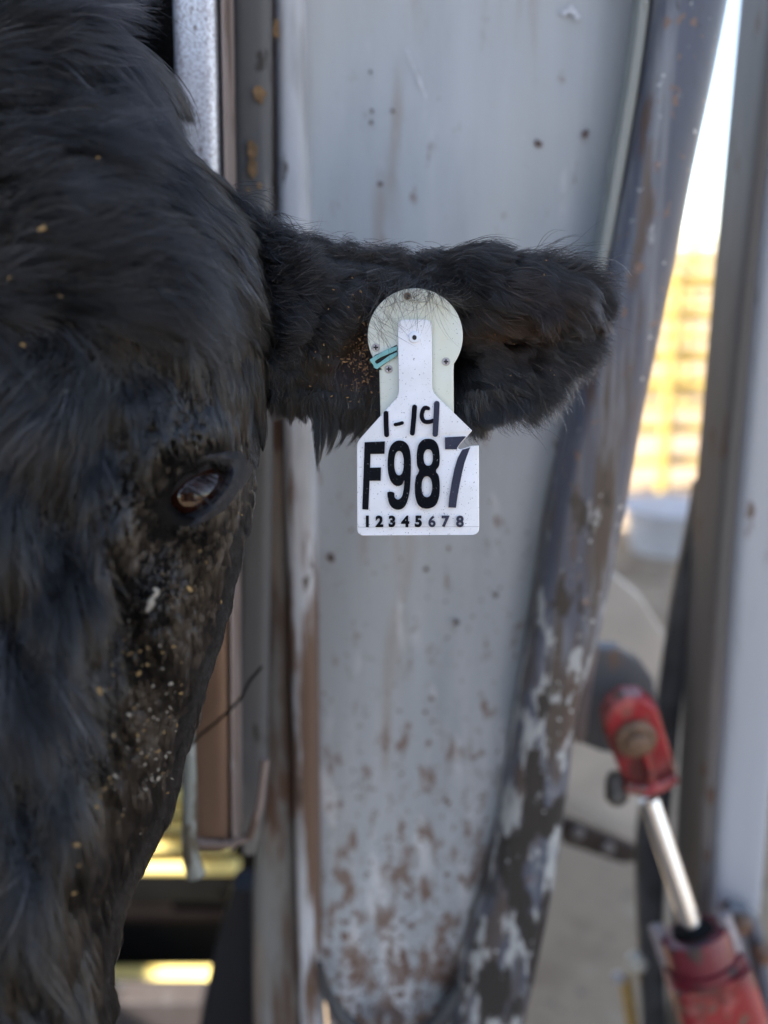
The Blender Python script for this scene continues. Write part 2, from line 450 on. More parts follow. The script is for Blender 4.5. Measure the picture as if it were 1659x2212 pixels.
# ---- rubber strip and galvanised bar
r1 = column([(-900, 495, 570), (0, 505, 586), (500, 508, 586), (1000, 520, 588), (1500, 508, 580), (1760, 512, 574), (1810, 518, 566), (1832, 528, 552)], .775, .012, 4)
o = MB().add(*r1).build('gate_strip', M_rubber)
tag(o, 'dark grey worn seal strip with orange scuffs between bright bar and panel', 'seal strip')
bar = thing('gate_bar', (*PY(445, 1106, .71)[:2], 0), 'bright galvanised vertical gate bar, rusty at its lower end, behind the cow', 'gate bar')
YB = .71
MB().add(*column([(-900, 345, 460), (0, 382, 478), (500, 395, 488), (1000, 405, 498), (1500, 412, 502), (1800, 416, 504)], YB, .024, 5)).build('channel', M_galv, bar)
MB().add(*column([(-900, 466, 480), (0, 484, 497), (500, 493, 505), (1000, 500, 511), (1500, 503, 515), (1815, 506, 517)], YB + .004, .024, 3)).build('outer_lip', M_brownedge, bar)
MB().add(*column([(-900, 455, 472), (0, 474, 488), (500, 484, 496), (1000, 494, 503), (1500, 498, 506), (1805, 500, 508)], YB + .012, .02, 3)).build('groove', M_dark, bar)
MB().add(*tube([PY(x, y, YB - .002) for x, y in ((412, 1812), (440, 1822), (500, 1822), (540, 1806), (560, 1740), (572, 1640))], .0035, 10)).build('bottom_edge', M_brownedge, bar)
MB().add(*tube([PY(x, y, YB - .01) for x, y in ((408, 1560), (410, 1700), (408, 1810), (414, 1860), (424, 1890))], [.004, .0055, .006, .007, .0075], 12)).build('edge_rod', M_lip, bar)
for (x, y, r1_, r2_) in ((561, 202, 13, 17), (545, 325, 11, 24), (546, 362, 12, 20), (560, 400, 5, 6), (536, 410, 4, 5), (598, 62, 8, 22)):
    c_ = PY(x, y, .7725 if x < 590 else .80); a_l = np.linspace(0, 6.28, 13, endpoint=False)
    v = [(c_[0] + math.cos(a) * r1_ * K * .8 * RNG.uniform(.5, 1.2), c_[1] - RNG.uniform(0, .0008), c_[2] + math.sin(a) * r2_ * K * .8 * RNG.uniform(.5, 1.2)) for a in a_l]
    q_ = MB().add(*extrude_poly(np.array(v), (0, .002, 0))); q_.build('dung_spatter', simple('dried_dung', (.24, .15, .075), .9, noise=.4, scale=120), o if False else None)
    d_ = [x_ for x_ in bpy.data.objects if x_.name.startswith('dung_spatter')][-1]
    tag(d_, {561: 'upper orange tan dung spatter on the dark strip', 545: 'long tan dung spatter midway down the dark strip', 546: 'lower tan dung spatter touching the long one', 560: 'tiny tan dung spatter at the right below the long one', 536: 'tiny tan dung spatter at the left below the long one', 598: 'mustard yellow dung smear near the top of the pale flange'}[x], 'dung spatter', 'dried dung spatters on the gate')
# wire twine
MB().add(*tube([PY(x, y, .69) for x, y in ((395, 1625), (430, 1590), (470, 1558), (500, 1530), (520, 1508), (540, 1470), (566, 1440))], .0011, 8)).build('twine', M_black)
tag(bpy.data.objects['twine'], 'thin black twine stretched across the rusty gate bar', 'twine')

# ---- dark interior with yellow rails, bottom left
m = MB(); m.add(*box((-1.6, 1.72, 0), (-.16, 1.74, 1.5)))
o = m.build('chute_dark_sheet', M_black, smooth=False); tag(o, 'black sheet standing in for the dark inside of the chute', 'chute wall')  # black colour supplies the darkness of the hollow chute
def yrail(py, x0, x1, hpx, lab, Y=1.62, mat=M_yellow2, grp='yellow rails inside the chute'):
    a = PY(x0, py, Y); c = PY(x1, py, Y); h = hpx * K * Y / 2
    m = MB(); q = superell(16, 3)
    ring = lambda x, s: np.stack([np.full(16, x), a[1] + q[:, 0] * .02 * s, a[2] + q[:, 1] * h * s], 1)
    m.add(*loft([ring(a[0] - .004, .6), ring(a[0], 1), ring((a[0] + c[0]) / 2, 1), ring(c[0], 1), ring(c[0] + .004, .6)]))
    o = m.build('chute_rail', mat); tag(o, lab, 'rail', grp)
yrail(1714, 180, 500, 6, 'topmost narrow yellow rail just below the jaw')
yrail(1744, 180, 500, 8, 'second yellow rail from the top below the jaw')
yrail(1780, 180, 500, 10, 'third yellow rail from the top below the jaw')
yrail(1823, 180, 500, 14, 'fourth yellow rail from the top, beside the foot of the bar')
yrail(1870, 180, 512, 26, 'fifth yellow rail from the top, passing under the bar end')
yrail(2106, 120, 456, 28, 'lowest yellow rail near the bottom edge')
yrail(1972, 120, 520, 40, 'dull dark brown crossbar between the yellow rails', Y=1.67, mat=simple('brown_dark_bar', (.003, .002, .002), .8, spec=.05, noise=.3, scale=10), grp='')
m = MB(); a = PY(200, 2165, 1.5); c = PY(440, 2165, 1.5)
m.add(*box((a[0] - .3, 1.5, 0), (c[0], 1.56, a[2])))
o = m.build('kick_plate', painted('kick_plate_paint', (.06, .05, .048), [((.15, .15, .15), 30, 1, .6, .1)], rough=.5), bevel=.006)
tag(o, 'low grey brown plate at the bottom of the dark chute opening', 'kick plate')
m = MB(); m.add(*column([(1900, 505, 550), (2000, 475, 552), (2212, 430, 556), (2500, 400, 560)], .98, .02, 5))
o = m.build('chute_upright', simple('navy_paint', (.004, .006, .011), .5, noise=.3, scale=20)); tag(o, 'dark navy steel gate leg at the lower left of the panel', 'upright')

# ---- right post, thin rail
po = thing('steel_post', (*PY(1600, 1106, .98)[:2], 0), 'grey blue galvanised square post with rust at the right edge', 'post')
MB().add(*column([(-900, 1770, 1900), (0, 1668, 1790), (600, 1612, 1732), (1140, 1566, 1690), (1700, 1528, 1640), (2212, 1500, 1598), (2600, 1482, 1575)], .95, .04, 6)).build('front_tube', M_post, po)
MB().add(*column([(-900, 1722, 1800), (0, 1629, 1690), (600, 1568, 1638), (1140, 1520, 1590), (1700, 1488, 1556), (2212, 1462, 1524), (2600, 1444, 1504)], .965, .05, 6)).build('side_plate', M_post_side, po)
o = MB().add(*column([(1040, 1500, 1522), (1140, 1484, 1514), (1263, 1456, 1500), (1438, 1430, 1478), (1600, 1410, 1462), (1800, 1372, 1440), (2000, 1376, 1430), (2212, 1390, 1440), (2600, 1400, 1450)], 1.06, .012, 4)).build('guide_rail', M_dark)
tag(o, 'thin dark grey guide rail running down left of the square post', 'guide rail')

# ---- board, bracket, lug behind the cylinder
pts = [(1325, 1240), (1385, 1290), (1436, 1372), (1450, 1500), (1446, 1700), (1372, 1824), (1218, 1745), (1215, 1500), (1260, 1300)]
o = MB().add(*extrude_poly(np.array([PY(x, y, 1.32) for x, y in pts]), (0, .02, 0))).build('guard_board', M_board, smooth=False, bevel=.004)
tag(o, 'pale beige angular guard board behind the red clevis', 'board')
br = thing('bolted_bracket', PY(1290, 1850, 1.25), 'dark steel strip bracket with two bolt heads below the beige board', 'bracket')
MB().add(*extrude_poly(np.array([PY(x, y, 1.26) for x, y in [(1205, 1765), (1230, 1772), (1378, 1832), (1380, 1862), (1344, 1866), (1215, 1822)]]), (0, .012, 0))).build('strip', simple('bracket_dark', (.045, .03, .025), .6, noise=.3, scale=40), br, smooth=False, bevel=.002)
for x, y in ((1248, 1797), (1313, 1828)):
    MB().add(*lathe(PY(x, y, 1.258), (0, -1, -.1), [(0, .009), (.006, .009), (.008, .006)], 6)).build('bolt', simple('bolt_grey', (.22, .20, .19), .45, noise=.2, scale=80), br)
lug = thing('pivot_lug', PY(1340, 1600, .98), 'dark grey rounded pivot lug welded behind the red clevis', 'lug')
pts = [(1238, 1600), (1246, 1470), (1262, 1420), (1296, 1402), (1340, 1404), (1384, 1430), (1412, 1470), (1425, 1540), (1420, 1640), (1300, 1625)]
MB().add(*extrude_poly(np.array([PY(x, y, .975) for x, y in pts]), (0, .025, 0))).build('plate', painted('lug_paint', (.10, .10, .105), [((.16, .10, .07), 30, .6, .58, .06)], rough=.45), lug, smooth=False, bevel=.004)
MB().add(*column([(1385, 1258, 1292), (1440, 1246, 1280), (1600, 1238, 1262)], .955, .01, 4)).build('weld_edge', M_brownedge, lug)

# ---- hydraulic cylinder
hyd = thing('hydraulic_cylinder', PY(1560, 2400, .78), 'red hydraulic cylinder with chrome rod and red clevis pinned to the gate', 'hydraulic cylinder')
A = PY(1372, 1590, .92); T1 = PY(1398, 1715, .905); B = PY(1497, 2012, .87); C2 = PY(1640, 2440, .80)
ax = (B - T1) / np.linalg.norm(B - T1)
MB().add(*lathe(T1 + ax * .006, ax, [(0, .0105), (.28, .0105)], 40)).build('rod', M_chrome, hyd)
pts = [(1312, 1600), (1308, 1560), (1322, 1528), (1352, 1508), (1392, 1508), (1422, 1532), (1436, 1580), (1452, 1630), (1464, 1672), (1462, 1694), (1440, 1712), (1402, 1724), (1368, 1718), (1340, 1668)]
cp = np.array([PY(x, y, .905) for x, y in pts])
cl = MB().add(*extrude_poly(cp, (0, .032, 0))).build('clevis', M_red, hyd, smooth=False, bevel=.005)
MB().add(*lathe(PY(1372, 1592, .906), (0, -1, -.12), [(0, .0205), (.006, .0205), (.009, .017), (.009, .012), (.016, .011), (.018, .008)], 32)).build('pivot_pin', M_boltrust, hyd)
cs = (PY(1408, 1700, .895), PY(1455, 1684, .895))
MB().add(*tube([PY(x, y, .902) for x, y in ((1352, 1700), (1395, 1706), (1432, 1694), (1460, 1676))], [.006, .007, .007, .006], 14)).build('clevis_collar', M_red, hyd)
MB().add(*tube([PY(x, y, .90) for x, y in ((1392, 1628), (1402, 1660), (1408, 1690))], .004, 10)).build('clevis_rib', M_red, hyd)
MB().add(*lathe(PY(1332, 1668, .93), (0, -.3, -1), [(0, .008), (.010, .012), (.028, .012), (.034, .006)], 24)).build('grease_nut', simple('greasy_nut', (.07, .06, .05), .4, noise=.4, scale=80), hyd)
B0 = B - ax * .012
MB().add(*lathe(B0 + ax * .012, ax, [(.0, .0125), (.0, .030), (.001, .034), (.012, .035), (.030, .035), (.031, .040), (.05, .040)], 56)).build('gland', M_reddark, hyd)
MB().add(*lathe(B0 + ax * .006, ax, [(0, .0115), (0, .019), (.004, .021), (.012, .021)], 40)).build('rod_seal', M_black, hyd)
MB().add(*lathe(B0 + ax * .048, ax, [(0, .034), (.002, .041), (.010, .042), (.30, .042)], 56, 5)).build('barrel', M_red, hyd)
a_, x_, y_ = frame_from(ax)
for s in (-1, 1):
    MB().add(*lathe(B0 + ax * .0 + x_ * .034 * s + y_ * (.012 if s > 0 else -.004), ax, [(0, .004), (.002, .008), (.012, .0085), (.04, .0085)], 6)).build('tie_bolt', simple('tie_bolt_steel', (.30, .26, .26), .4, noise=.3, scale=90), hyd)

# ---- brass fitting and small hardware bottom right
bf = thing('hose_fitting', PY(1390, 2260, 1.05), 'tan brass twin hose fitting with a cream cap at the bottom', 'hose fitting')
MB().add(*tube([PY(x, y, 1.08) for x, y in ((1350, 2110), (1356, 2150), (1368, 2230), (1380, 2330))], .0085, 16)).build('hose', M_brass, bf)
MB().add(*tube([PY(x, y, 1.10) for x, y in ((1386, 2090), (1402, 2130), (1420, 2190), (1424, 2330))], .0105, 16)).build('hose', M_brass, bf)
MB().add(*lathe(PY(1372, 2058, 1.07), (.2, -.3, -1), [(0, .006), (.003, .012), (.016, .013), (.022, .009)], 24)).build('cap', M_cream, bf)
MB().add(*lathe(PY(1336, 2100, 1.06), (.1, -.3, -1), [(0, .005), (.002, .009), (.010, .0095), (.013, .006)], 20)).build('nut', simple('nut_zinc', (.4, .4, .42), .35, metal=.3), bf)
rv = thing('hose_bundle', PY(1630, 2200, .98), 'small rusty pipe elbow with grey hose right of the red barrel', 'pipe elbow')
MB().add(*tube([PY(x, y, .93) for x, y in ((1570, 1962), (1600, 1965), (1622, 1985), (1630, 2020), (1640, 2080), (1652, 2160), (1668, 2300))], .009, 16)).build('hose', simple('hose_grey', (.11, .12, .14), .5, noise=.3, scale=40), rv)
MB().add(*lathe(PY(1592, 1985, .925), (.3, -1, -.2), [(0, .010), (.01, .012), (.016, .008)], 6)).build('elbow_nut', M_boltrust, rv)
MB().add(*lathe(PY(1640, 2050, .92), (.3, -1, -.2), [(0, .010), (.01, .011), (.016, .008)], 6)).build('elbow_nut', M_boltrust, rv)

# ================================================================== the cow
tabR = np.array([(-420, 20), (-330, 60), (-250, 95), (-150, 130), (-60, 165), (0, 195), (100, 268), (200, 328), (300, 388), (400, 470), (450, 512), (520, 556), (600, 574), (700, 576), (800, 570),
                 (900, 566), (1000, 556), (1100, 546), (1200, 526), (1300, 504), (1400, 478), (1500, 444), (1600, 412), (1700, 390), (1800, 350), (1900, 296), (2000, 262), (2100, 244),
                 (2200, 246), (2350, 240), (2500, 205), (2620, 150), (2680, 80)], float)
tabL = np.array([(-420, 0), (-250, -40), (0, -150), (200, -280), (400, -400), (520, -480), (900, -490), (1100, -470), (1500, -410), (1900, -330), (2200, -340), (2500, -300), (2620, -230), (2680, -130)], float)
tabD = np.array([(-420, .60, .01), (-330, .60, .04), (-250, .60, .06), (-100, .585, .095), (50, .575, .115), (300, .565, .13), (600, .560, .137), (900, .560, .137), (1100, .560, .137), (1300, .556, .132),
                 (1600, .540, .122), (1900, .520, .110), (2200, .505, .100), (2500, .50, .085), (2620, .50, .06), (2680, .50, .02)], float)
def head_ring(py, n=256):
    R = np.interp(py, tabR[:, 0], tabR[:, 1]); Lf = np.interp(py, tabL[:, 0], tabL[:, 1])
    dc = np.interp(py, tabD[:, 0], tabD[:, 1]); bb = np.interp(py, tabD[:, 0], tabD[:, 2])
    t = np.linspace(0, 2 * np.pi, n, endpoint=False)
    c, s = np.cos(t), np.sin(t); e = 2.35
    cx = (R + Lf) / 2; a = (R - Lf) / 2
    px = cx + a * np.sign(c) * np.abs(c) ** (2 / e)
    d = dc - bb * np.sign(s) * np.abs(s) ** (2 / e)
    return px, d, s
PYS = np.concatenate([np.linspace(-420, 2680, 240)])
for _t in (tabR, tabL): pass
ker = 5
def smooth_tab(tab, ys):
    a = np.array([np.interp(ys, tab[:, 0], tab[:, i]) for i in range(1, tab.shape[1])]).T
    for _ in range(10):
        q = a.copy(); q[1:-1] = (a[:-2] + 2 * a[1:-1] + a[2:]) / 4; a = q
    return np.concatenate([ys[:, None], a], 1)
tabR = smooth_tab(tabR, PYS); tabL = smooth_tab(tabL, PYS); tabD = smooth_tab(tabD, PYS)
EYE = (428.0, 1064.0)
NR = 256
hp = np.zeros((len(PYS), NR, 3)); hs = np.zeros((len(PYS), NR))
G = lambda px, py, cx, cy, rx, ry, ang=0: np.exp(-((((px - cx) * math.cos(ang) + (py - cy) * math.sin(ang)) / rx) ** 2 + ((-(px - cx) * math.sin(ang) + (py - cy) * math.cos(ang)) / ry) ** 2))
def relief(px, py, cav=True):
    """metres toward the viewer"""
    r = .010 * G(px, py, 440, 945, 120, 60, -.35)            # brow
    r += -.007 * G(px, py, 300, 1240, 50, 130, .5)            # hollow under the eye, tear line
    r += .007 * G(px, py, 200, 1290, 45, 260, .45)            # ridge where forehead coat meets cheek
    r += .010 * G(px, py, 380, 1330, 110, 150)                # cheek bulge
    r += .008 * G(px, py, 120, 560, 260, 120, .2) - .006 * G(px, py, 230, 760, 160, 60, .4)
    r += .003 * np.sin(px * .022 + py * .013) * np.exp(-((px - 100) / 350) ** 2) + .0025 * np.sin(px * .031 - py * .017 + 1)
    r += .014 * G(px, py, 485, 1055, 60, 100)                 # orbit stands out sideways
    if cav: r += -.030 * np.clip(1.25 - (((px - EYE[0]) * .88 - (py - EYE[1]) * .47) ** 2 / 62 ** 2 + ((px - EYE[0]) * .47 + (py - EYE[1]) * .88) ** 2 / 36 ** 2), 0, 1) ** .7
    return r
for i, py in enumerate(PYS):
    px, d, s = head_ring(py, NR)
    d = d - np.where(s > 0, relief(px, py) * np.clip(s * 3, 0, 1), 0)
    hp[i] = P(px, np.full(NR, py), d); hs[i] = s

def neck_loft():
    secs = [  # Y, x centre, z centre, half width, half height
        (.52, -.22, 1.46, .05, .16), (.62, -.245, 1.44, .085, .21), (.72, -.27, 1.41, .10, .26), (.80, -.28, 1.42, .16, .32), (.90, -.27, 1.42, .18, .35), (1.05, -.36, 1.38, .19, .35), (1.2, -.44, 1.37, .23, .35),
        (1.4, -.50, 1.37, .28, .34), (1.7, -.52, 1.34, .31, .36), (2.1, -.52, 1.18, .33, .47), (2.5, -.52, 1.2, .32, .45), (2.75, -.52, 1.24, .25, .38), (2.9, -.52, 1.28, .1, .2)]
    secs = smooth_rows(secs, .03)
    q = superell(128, 2.7)
    return [np.stack([s[1] + q[:, 0] * s[3], np.full(128, s[0]), s[2] + q[:, 1] * s[4]], 1) for s in secs]
neck = neck_loft()

# ear
tT = np.array([(520, 452), (560, 486), (620, 522), (700, 536), (800, 546), (875, 566), (930, 552), (1000, 540), (1100, 556), (1190, 586), (1236, 626), (1258, 658), (1268, 672)], float)
tB = np.array([(520, 850), (600, 868), (640, 862), (700, 868), (760, 885), (850, 915), (950, 900), (1000, 872), (1080, 852), (1145, 826), (1205, 772), (1242, 724), (1260, 692), (1268, 680)], float)
EX = np.concatenate([np.linspace(520, 1230, 108), np.linspace(1235, 1268, 12)])
VV = np.linspace(0, 1, 60)
def ear_depth(X, v):
    k = np.clip((X - 800) / 170, 0, 1); k = k * k * (3 - 2 * k)
    left = np.interp(v, [0, .10, .30, .50, .66, .80, 1], [.572, .551, .541, .542, .546, .550, .558])
    right = np.interp(v, [0, .08, .22, .34, .44, .60, .85, 1], [.560, .546, .5375, .545, .560, .565, .559, .556])
    tipk = np.clip((X - 1120) / 130, 0, 1); right = right * (1 - tipk) + tipk * np.interp(v, [0, .3, 1], [.556, .549, .556])
    d = left * (1 - k) + right * k + .012 * np.exp(-((X - 770) / 50) ** 2 - ((v - .6) / .18) ** 2)
    d = d + .012 * np.clip((X - 1120) / 170, 0, 1) ** 1.5
    # room for the tags
    room = np.exp(-((X - 895) / 120) ** 4) * np.clip((v - .16) / .1, 0, 1)
    return d + room * np.clip(.5545 - d, 0, 1)
er = np.zeros((len(EX), len(VV), 3)); eb = er.copy()
for i, X in enumerate(EX):
    t0 = np.interp(X, tT[:, 0], tT[:, 1]); b0 = np.interp(X, tB[:, 0], tB[:, 1])
    py = t0 + (b0 - t0) * VV; d = ear_depth(X, VV)
    er[i] = P(np.full_like(py, X), py, d)
    eb[i] = P(np.full_like(py, X), py, np.maximum(d, d.mean() * .6 + d * .4) + .011 * np.sin(np.pi * np.clip(VV, .04, .96)) ** .5 + .001)
def smooth_grid(g, k=2):
    for _ in range(k):
        q = g.copy(); q[:, 1:-1] = (g[:, :-2] + 2 * g[:, 1:-1] + g[:, 2:]) / 4; g = q
        q = g.copy(); q[1:-1] = (g[:-2] + 2 * g[1:-1] + g[2:]) / 4; g = q
    return g
er = smooth_grid(er); eb = smooth_grid(eb)
ear_rings = [np.concatenate([er[i], eb[i][::-1]]) for i in range(len(EX))]

def mirror_x(a, x0):
    a = a.copy(); a[..., 0] = 2 * x0 - a[..., 0]; return a
XM = float(P(30, 700, .45)[0])

cow = thing('cow', (-.5, 1.6, 0), 'black long coated cow in the chute, head filling the left of the picture', 'cow')
bm_ = MB()
def orient(v, f): return v, f
bm_.add(*loft([hp[i] for i in range(len(PYS))]))
bm_.add(*loft(neck))
bm_.add(*loft(ear_rings))
bm_.add(*loft([mirror_x(r, XM)[::-1] for r in ear_rings]))
# legs
for lx, ly in ((-.70, 1.75), (-.36, 1.80), (-.68, 2.6), (-.36, 2.65)):
    bm_.add(*tube([(lx, ly, .95), (lx, ly, .70), (lx, ly + .02, .45), (lx, ly - .01, .25), (lx, ly + .01, .08), (lx, ly - .02, 0.0)], [.14, .10, .065, .05, .045, .055], 24))
M_skin = simple('black_hide', (.006, .0055, .0052), .85, noise=.3, scale=60, spec=.08)
body = bm_.build('body', M_skin, cow)
rm = body.modifiers.new('join', 'REMESH'); rm.mode = 'VOXEL'; rm.voxel_size = .0032; rm.use_smooth_shade = True
dg = bpy.context.evaluated_depsgraph_get()
me2 = bpy.data.meshes.new_from_object(body.evaluated_get(dg)); me2.name = 'body'
body.modifiers.clear(); body.data = me2
_n = np.zeros(len(me2.vertices) * 3, np.float32); _c = _n.copy(); me2.vertices.foreach_get('normal', _n); me2.vertices.foreach_get('co', _c)
me2.vertices.foreach_set('co', _c - _n * .0018); me2.update()
if not me2.materials: me2.materials.append(M_skin)

# ---- eye
def ell_dir(a, rx, ry, rot):
    x = np.cos(a) * rx; y = np.sin(a) * ry
    return x * math.cos(rot) - y * math.sin(rot), x * math.sin(rot) + y * math.cos(rot)
ED = .4855                                                        # eyeball centre depth
m, nt, b = new_mat('eyeball')
b.inputs['Roughness'].default_value = .03; b.inputs['Specular IOR Level'].default_value = .5
tc = nt.nodes.new('ShaderNodeTexCoord'); nz = nt.nodes.new('ShaderNodeTexNoise'); nz.inputs['Scale'].default_value = 60
nt.links.new(tc.outputs['Object'], nz.inputs['Vector'])
rp = nt.nodes.new('ShaderNodeValToRGB'); rp.color_ramp.elements[0].color = (.010, .003, .0015, 1); rp.color_ramp.elements[1].color = (.032, .009, .004, 1)
nt.links.new(nz.outputs[0], rp.inputs[0]); nt.links.new(rp.outputs[0], b.inputs['Base Color'])
M_eye = m
ec = P(EYE[0] - 24, EYE[1] - 2, ED)
er_ = .0228
th = np.linspace(0.02, np.pi - .02, 40)
rings = []
for a in th:
    ph = np.linspace(0, 2 * np.pi, 64, endpoint=False)
    rings.append(np.stack([ec[0] + er_ * np.sin(a) * np.cos(ph), np.full(64, ec[1] + er_ * np.cos(a)), ec[2] + er_ * np.sin(a) * np.sin(ph)], 1))
MB().add(*loft(rings)).build('eye', M_eye, cow)
# lids: ring from the slit opening out to the hide
NA = 96
A_ = np.linspace(0, 2 * np.pi, NA, endpoint=False)
ROT = -.62
op = []
for a in A_:
    c, s = math.cos(a), math.sin(a)
    x, y = 78 * c, (35 if s > 0 else 31) * np.sign(s) * abs(s) ** 1.1
    op.append((EYE[0] - 4 + x * math.cos(ROT) - y * math.sin(ROT), EYE[1] - 2 + x * math.sin(ROT) + y * math.cos(ROT)))
op = np.array(op); cen = np.array([EYE[0] - 4, EYE[1] - 2])
def head_d(px, py, cav=True):
    pxs, d, s = [], [], []
    R = np.interp(py, tabR[:, 0], tabR[:, 1]); Lf = np.interp(py, tabL[:, 0], tabL[:, 1])
    dc = np.interp(py, tabD[:, 0], tabD[:, 1]); bb = np.interp(py, tabD[:, 0], tabD[:, 2]); e = 2.35
    c = np.clip(np.abs((px - (R + Lf) / 2) / ((R - Lf) / 2)), 0, .999)
    return dc - bb * (1 - c ** e) ** (1 / e) - relief(px, py, cav)
def eye_d(px, py):
    p = P(px, py, ED); r2 = np.sum((p - ec) ** 2, -1)
    return ED - np.sqrt(np.clip(er_ ** 2 - r2, 1e-8, None))
lids = []
e_in = eye_d(op[:, 0], op[:, 1])
for k, (sc, mixh, lift) in enumerate([(.97, 0, .001), (1.0, 0, -.0018), (1.07, .05, -.003), (1.16, .18, -.0035), (1.28, .42, -.003), (1.40, .75, -.001), (1.52, 1, .0025), (1.62, 1, .008)]):
    q = cen + (op - cen) * sc
    if sc > 1: q = q + (op - cen) / np.linalg.norm(op - cen, axis=1)[:, None] * (sc - 1) * 30
    sf = np.array([float(head_d(x, y, False)) for x, y in q])
    lids.append(P(q[:, 0], q[:, 1], e_in * (1 - mixh) + sf * mixh + lift))
M_lid = simple('eyelid_skin', (.018, .018, .021), .58, spec=.25, noise=.3, scale=150, bump=.4)
v, f = loft(lids, cap=False)
MB().add(v, f).build('eyelid', M_lid, cow)

# ------------------------------------------------------------------ fur
M_hair = bpy.data.materials.new('black_fur'); M_hair.use_nodes = True
nt = M_hair.node_tree; nt.nodes.remove(nt.nodes['Principled BSDF'])
hb = nt.nodes.new('ShaderNodeBsdfHairPrincipled'); hb.parametrization = 'COLOR'
hb.inputs['IOR'].default_value = 1.55; hb.inputs['Roughness'].default_value = .20; hb.inputs['Radial Roughness'].default_value = .35
at = nt.nodes.new('ShaderNodeAttribute'); at.attribute_name = 'tint'
nt.links.new(at.outputs['Color'], hb.inputs['Color']); nt.links.new(hb.outputs[0], nt.nodes['Material Output'].inputs[0])

JX, JY = RNG.random((512, 512)), RNG.random((512, 512))
def cell_ids(x, y, size):
    cx = np.floor(x / size).astype(int); cy = np.floor(y / size).astype(int)
    best = np.full(x.shape, 1e9); bid = np.zeros(x.shape, int)
    for dx in (-1, 0, 1):
        for dy in (-1, 0, 1):
            ix, iy = cx + dx, cy + dy
            jx = (ix + JX[ix % 512, iy % 512]) * size; jy = (iy + JY[ix % 512, iy % 512]) * size
            dd = (x - jx) ** 2 + (y - jy) ** 2; m_ = dd < best
            best = np.where(m_, dd, best); bid = np.where(m_, (ix % 4096) * 4096 + (iy % 4096), bid)
    _, inv = np.unique(bid, return_inverse=True)
    return inv

def vnoise(x, y, s, seed):
    """smooth value noise -1..1"""
    x = x / s + seed * 17.3; y = y / s + seed * 9.1
    ix = np.floor(x).astype(int); iy = np.floor(y).astype(int); fx = x - ix; fy = y - iy
    fx = fx * fx * (3 - 2 * fx); fy = fy * fy * (3 - 2 * fy)
    g_ = lambda a, b: JX[a % 512, b % 512]
    return 2 * ((g_(ix, iy) * (1 - fx) + g_(ix + 1, iy) * fx) * (1 - fy) + (g_(ix, iy + 1) * (1 - fx) + g_(ix + 1, iy + 1) * fx) * fy) - 1

def flow(px, py, guides):
    gd = np.array(guides, float)
    w_ = 1 / (((px[:, None] - gd[None, :, 0]) ** 2 + (py[:, None] - gd[None, :, 1]) ** 2) + 30 ** 2) ** 1.6
    w_ /= w_.sum(1, keepdims=True)
    a = np.radians(gd[:, 2])
    dx = w_ @ np.cos(a); dy = w_ @ np.sin(a); nn = np.hypot(dx, dy) + 1e-9
    return dx / nn, dy / nn, w_ @ gd[:, 3], w_ @ gd[:, 4]

def sample_grid(grid, N, jitter=True, wfun=None):
    """area-weighted random points on a grid surface; returns pos, normal"""
    a, b = grid.shape[:2]
    p00 = grid[:-1, :-1]; p10 = grid[1:, :-1]; p01 = grid[:-1, 1:]; p11 = grid[1:, 1:]
    nrm = np.cross(p10 - p00, p01 - p00); ar = np.linalg.norm(nrm, axis=-1)
    cen_ = (p00 + p11) / 2
    wt = ar * (wfun(cen_, nrm / (ar[..., None] + 1e-12)) if wfun else 1)
    idx = RNG.choice(wt.size, N, p=(wt / wt.sum()).ravel())
    i, j = np.unravel_index(idx, wt.shape)
    u = RNG.random(N)[:, None]; v_ = RNG.random(N)[:, None]
    pos = (p00[i, j] * (1 - u) + p10[i, j] * u) * (1 - v_) + (p01[i, j] * (1 - u) + p11[i, j] * u) * v_
    # smooth normals
    gx_ = np.gradient(grid, axis=0); gy_ = np.gradient(grid, axis=1); nn = np.cross(gx_, gy_)
    nn /= np.linalg.norm(nn, axis=-1, keepdims=True) + 1e-12
    no = nn[i, j]
    return pos, no, i, j

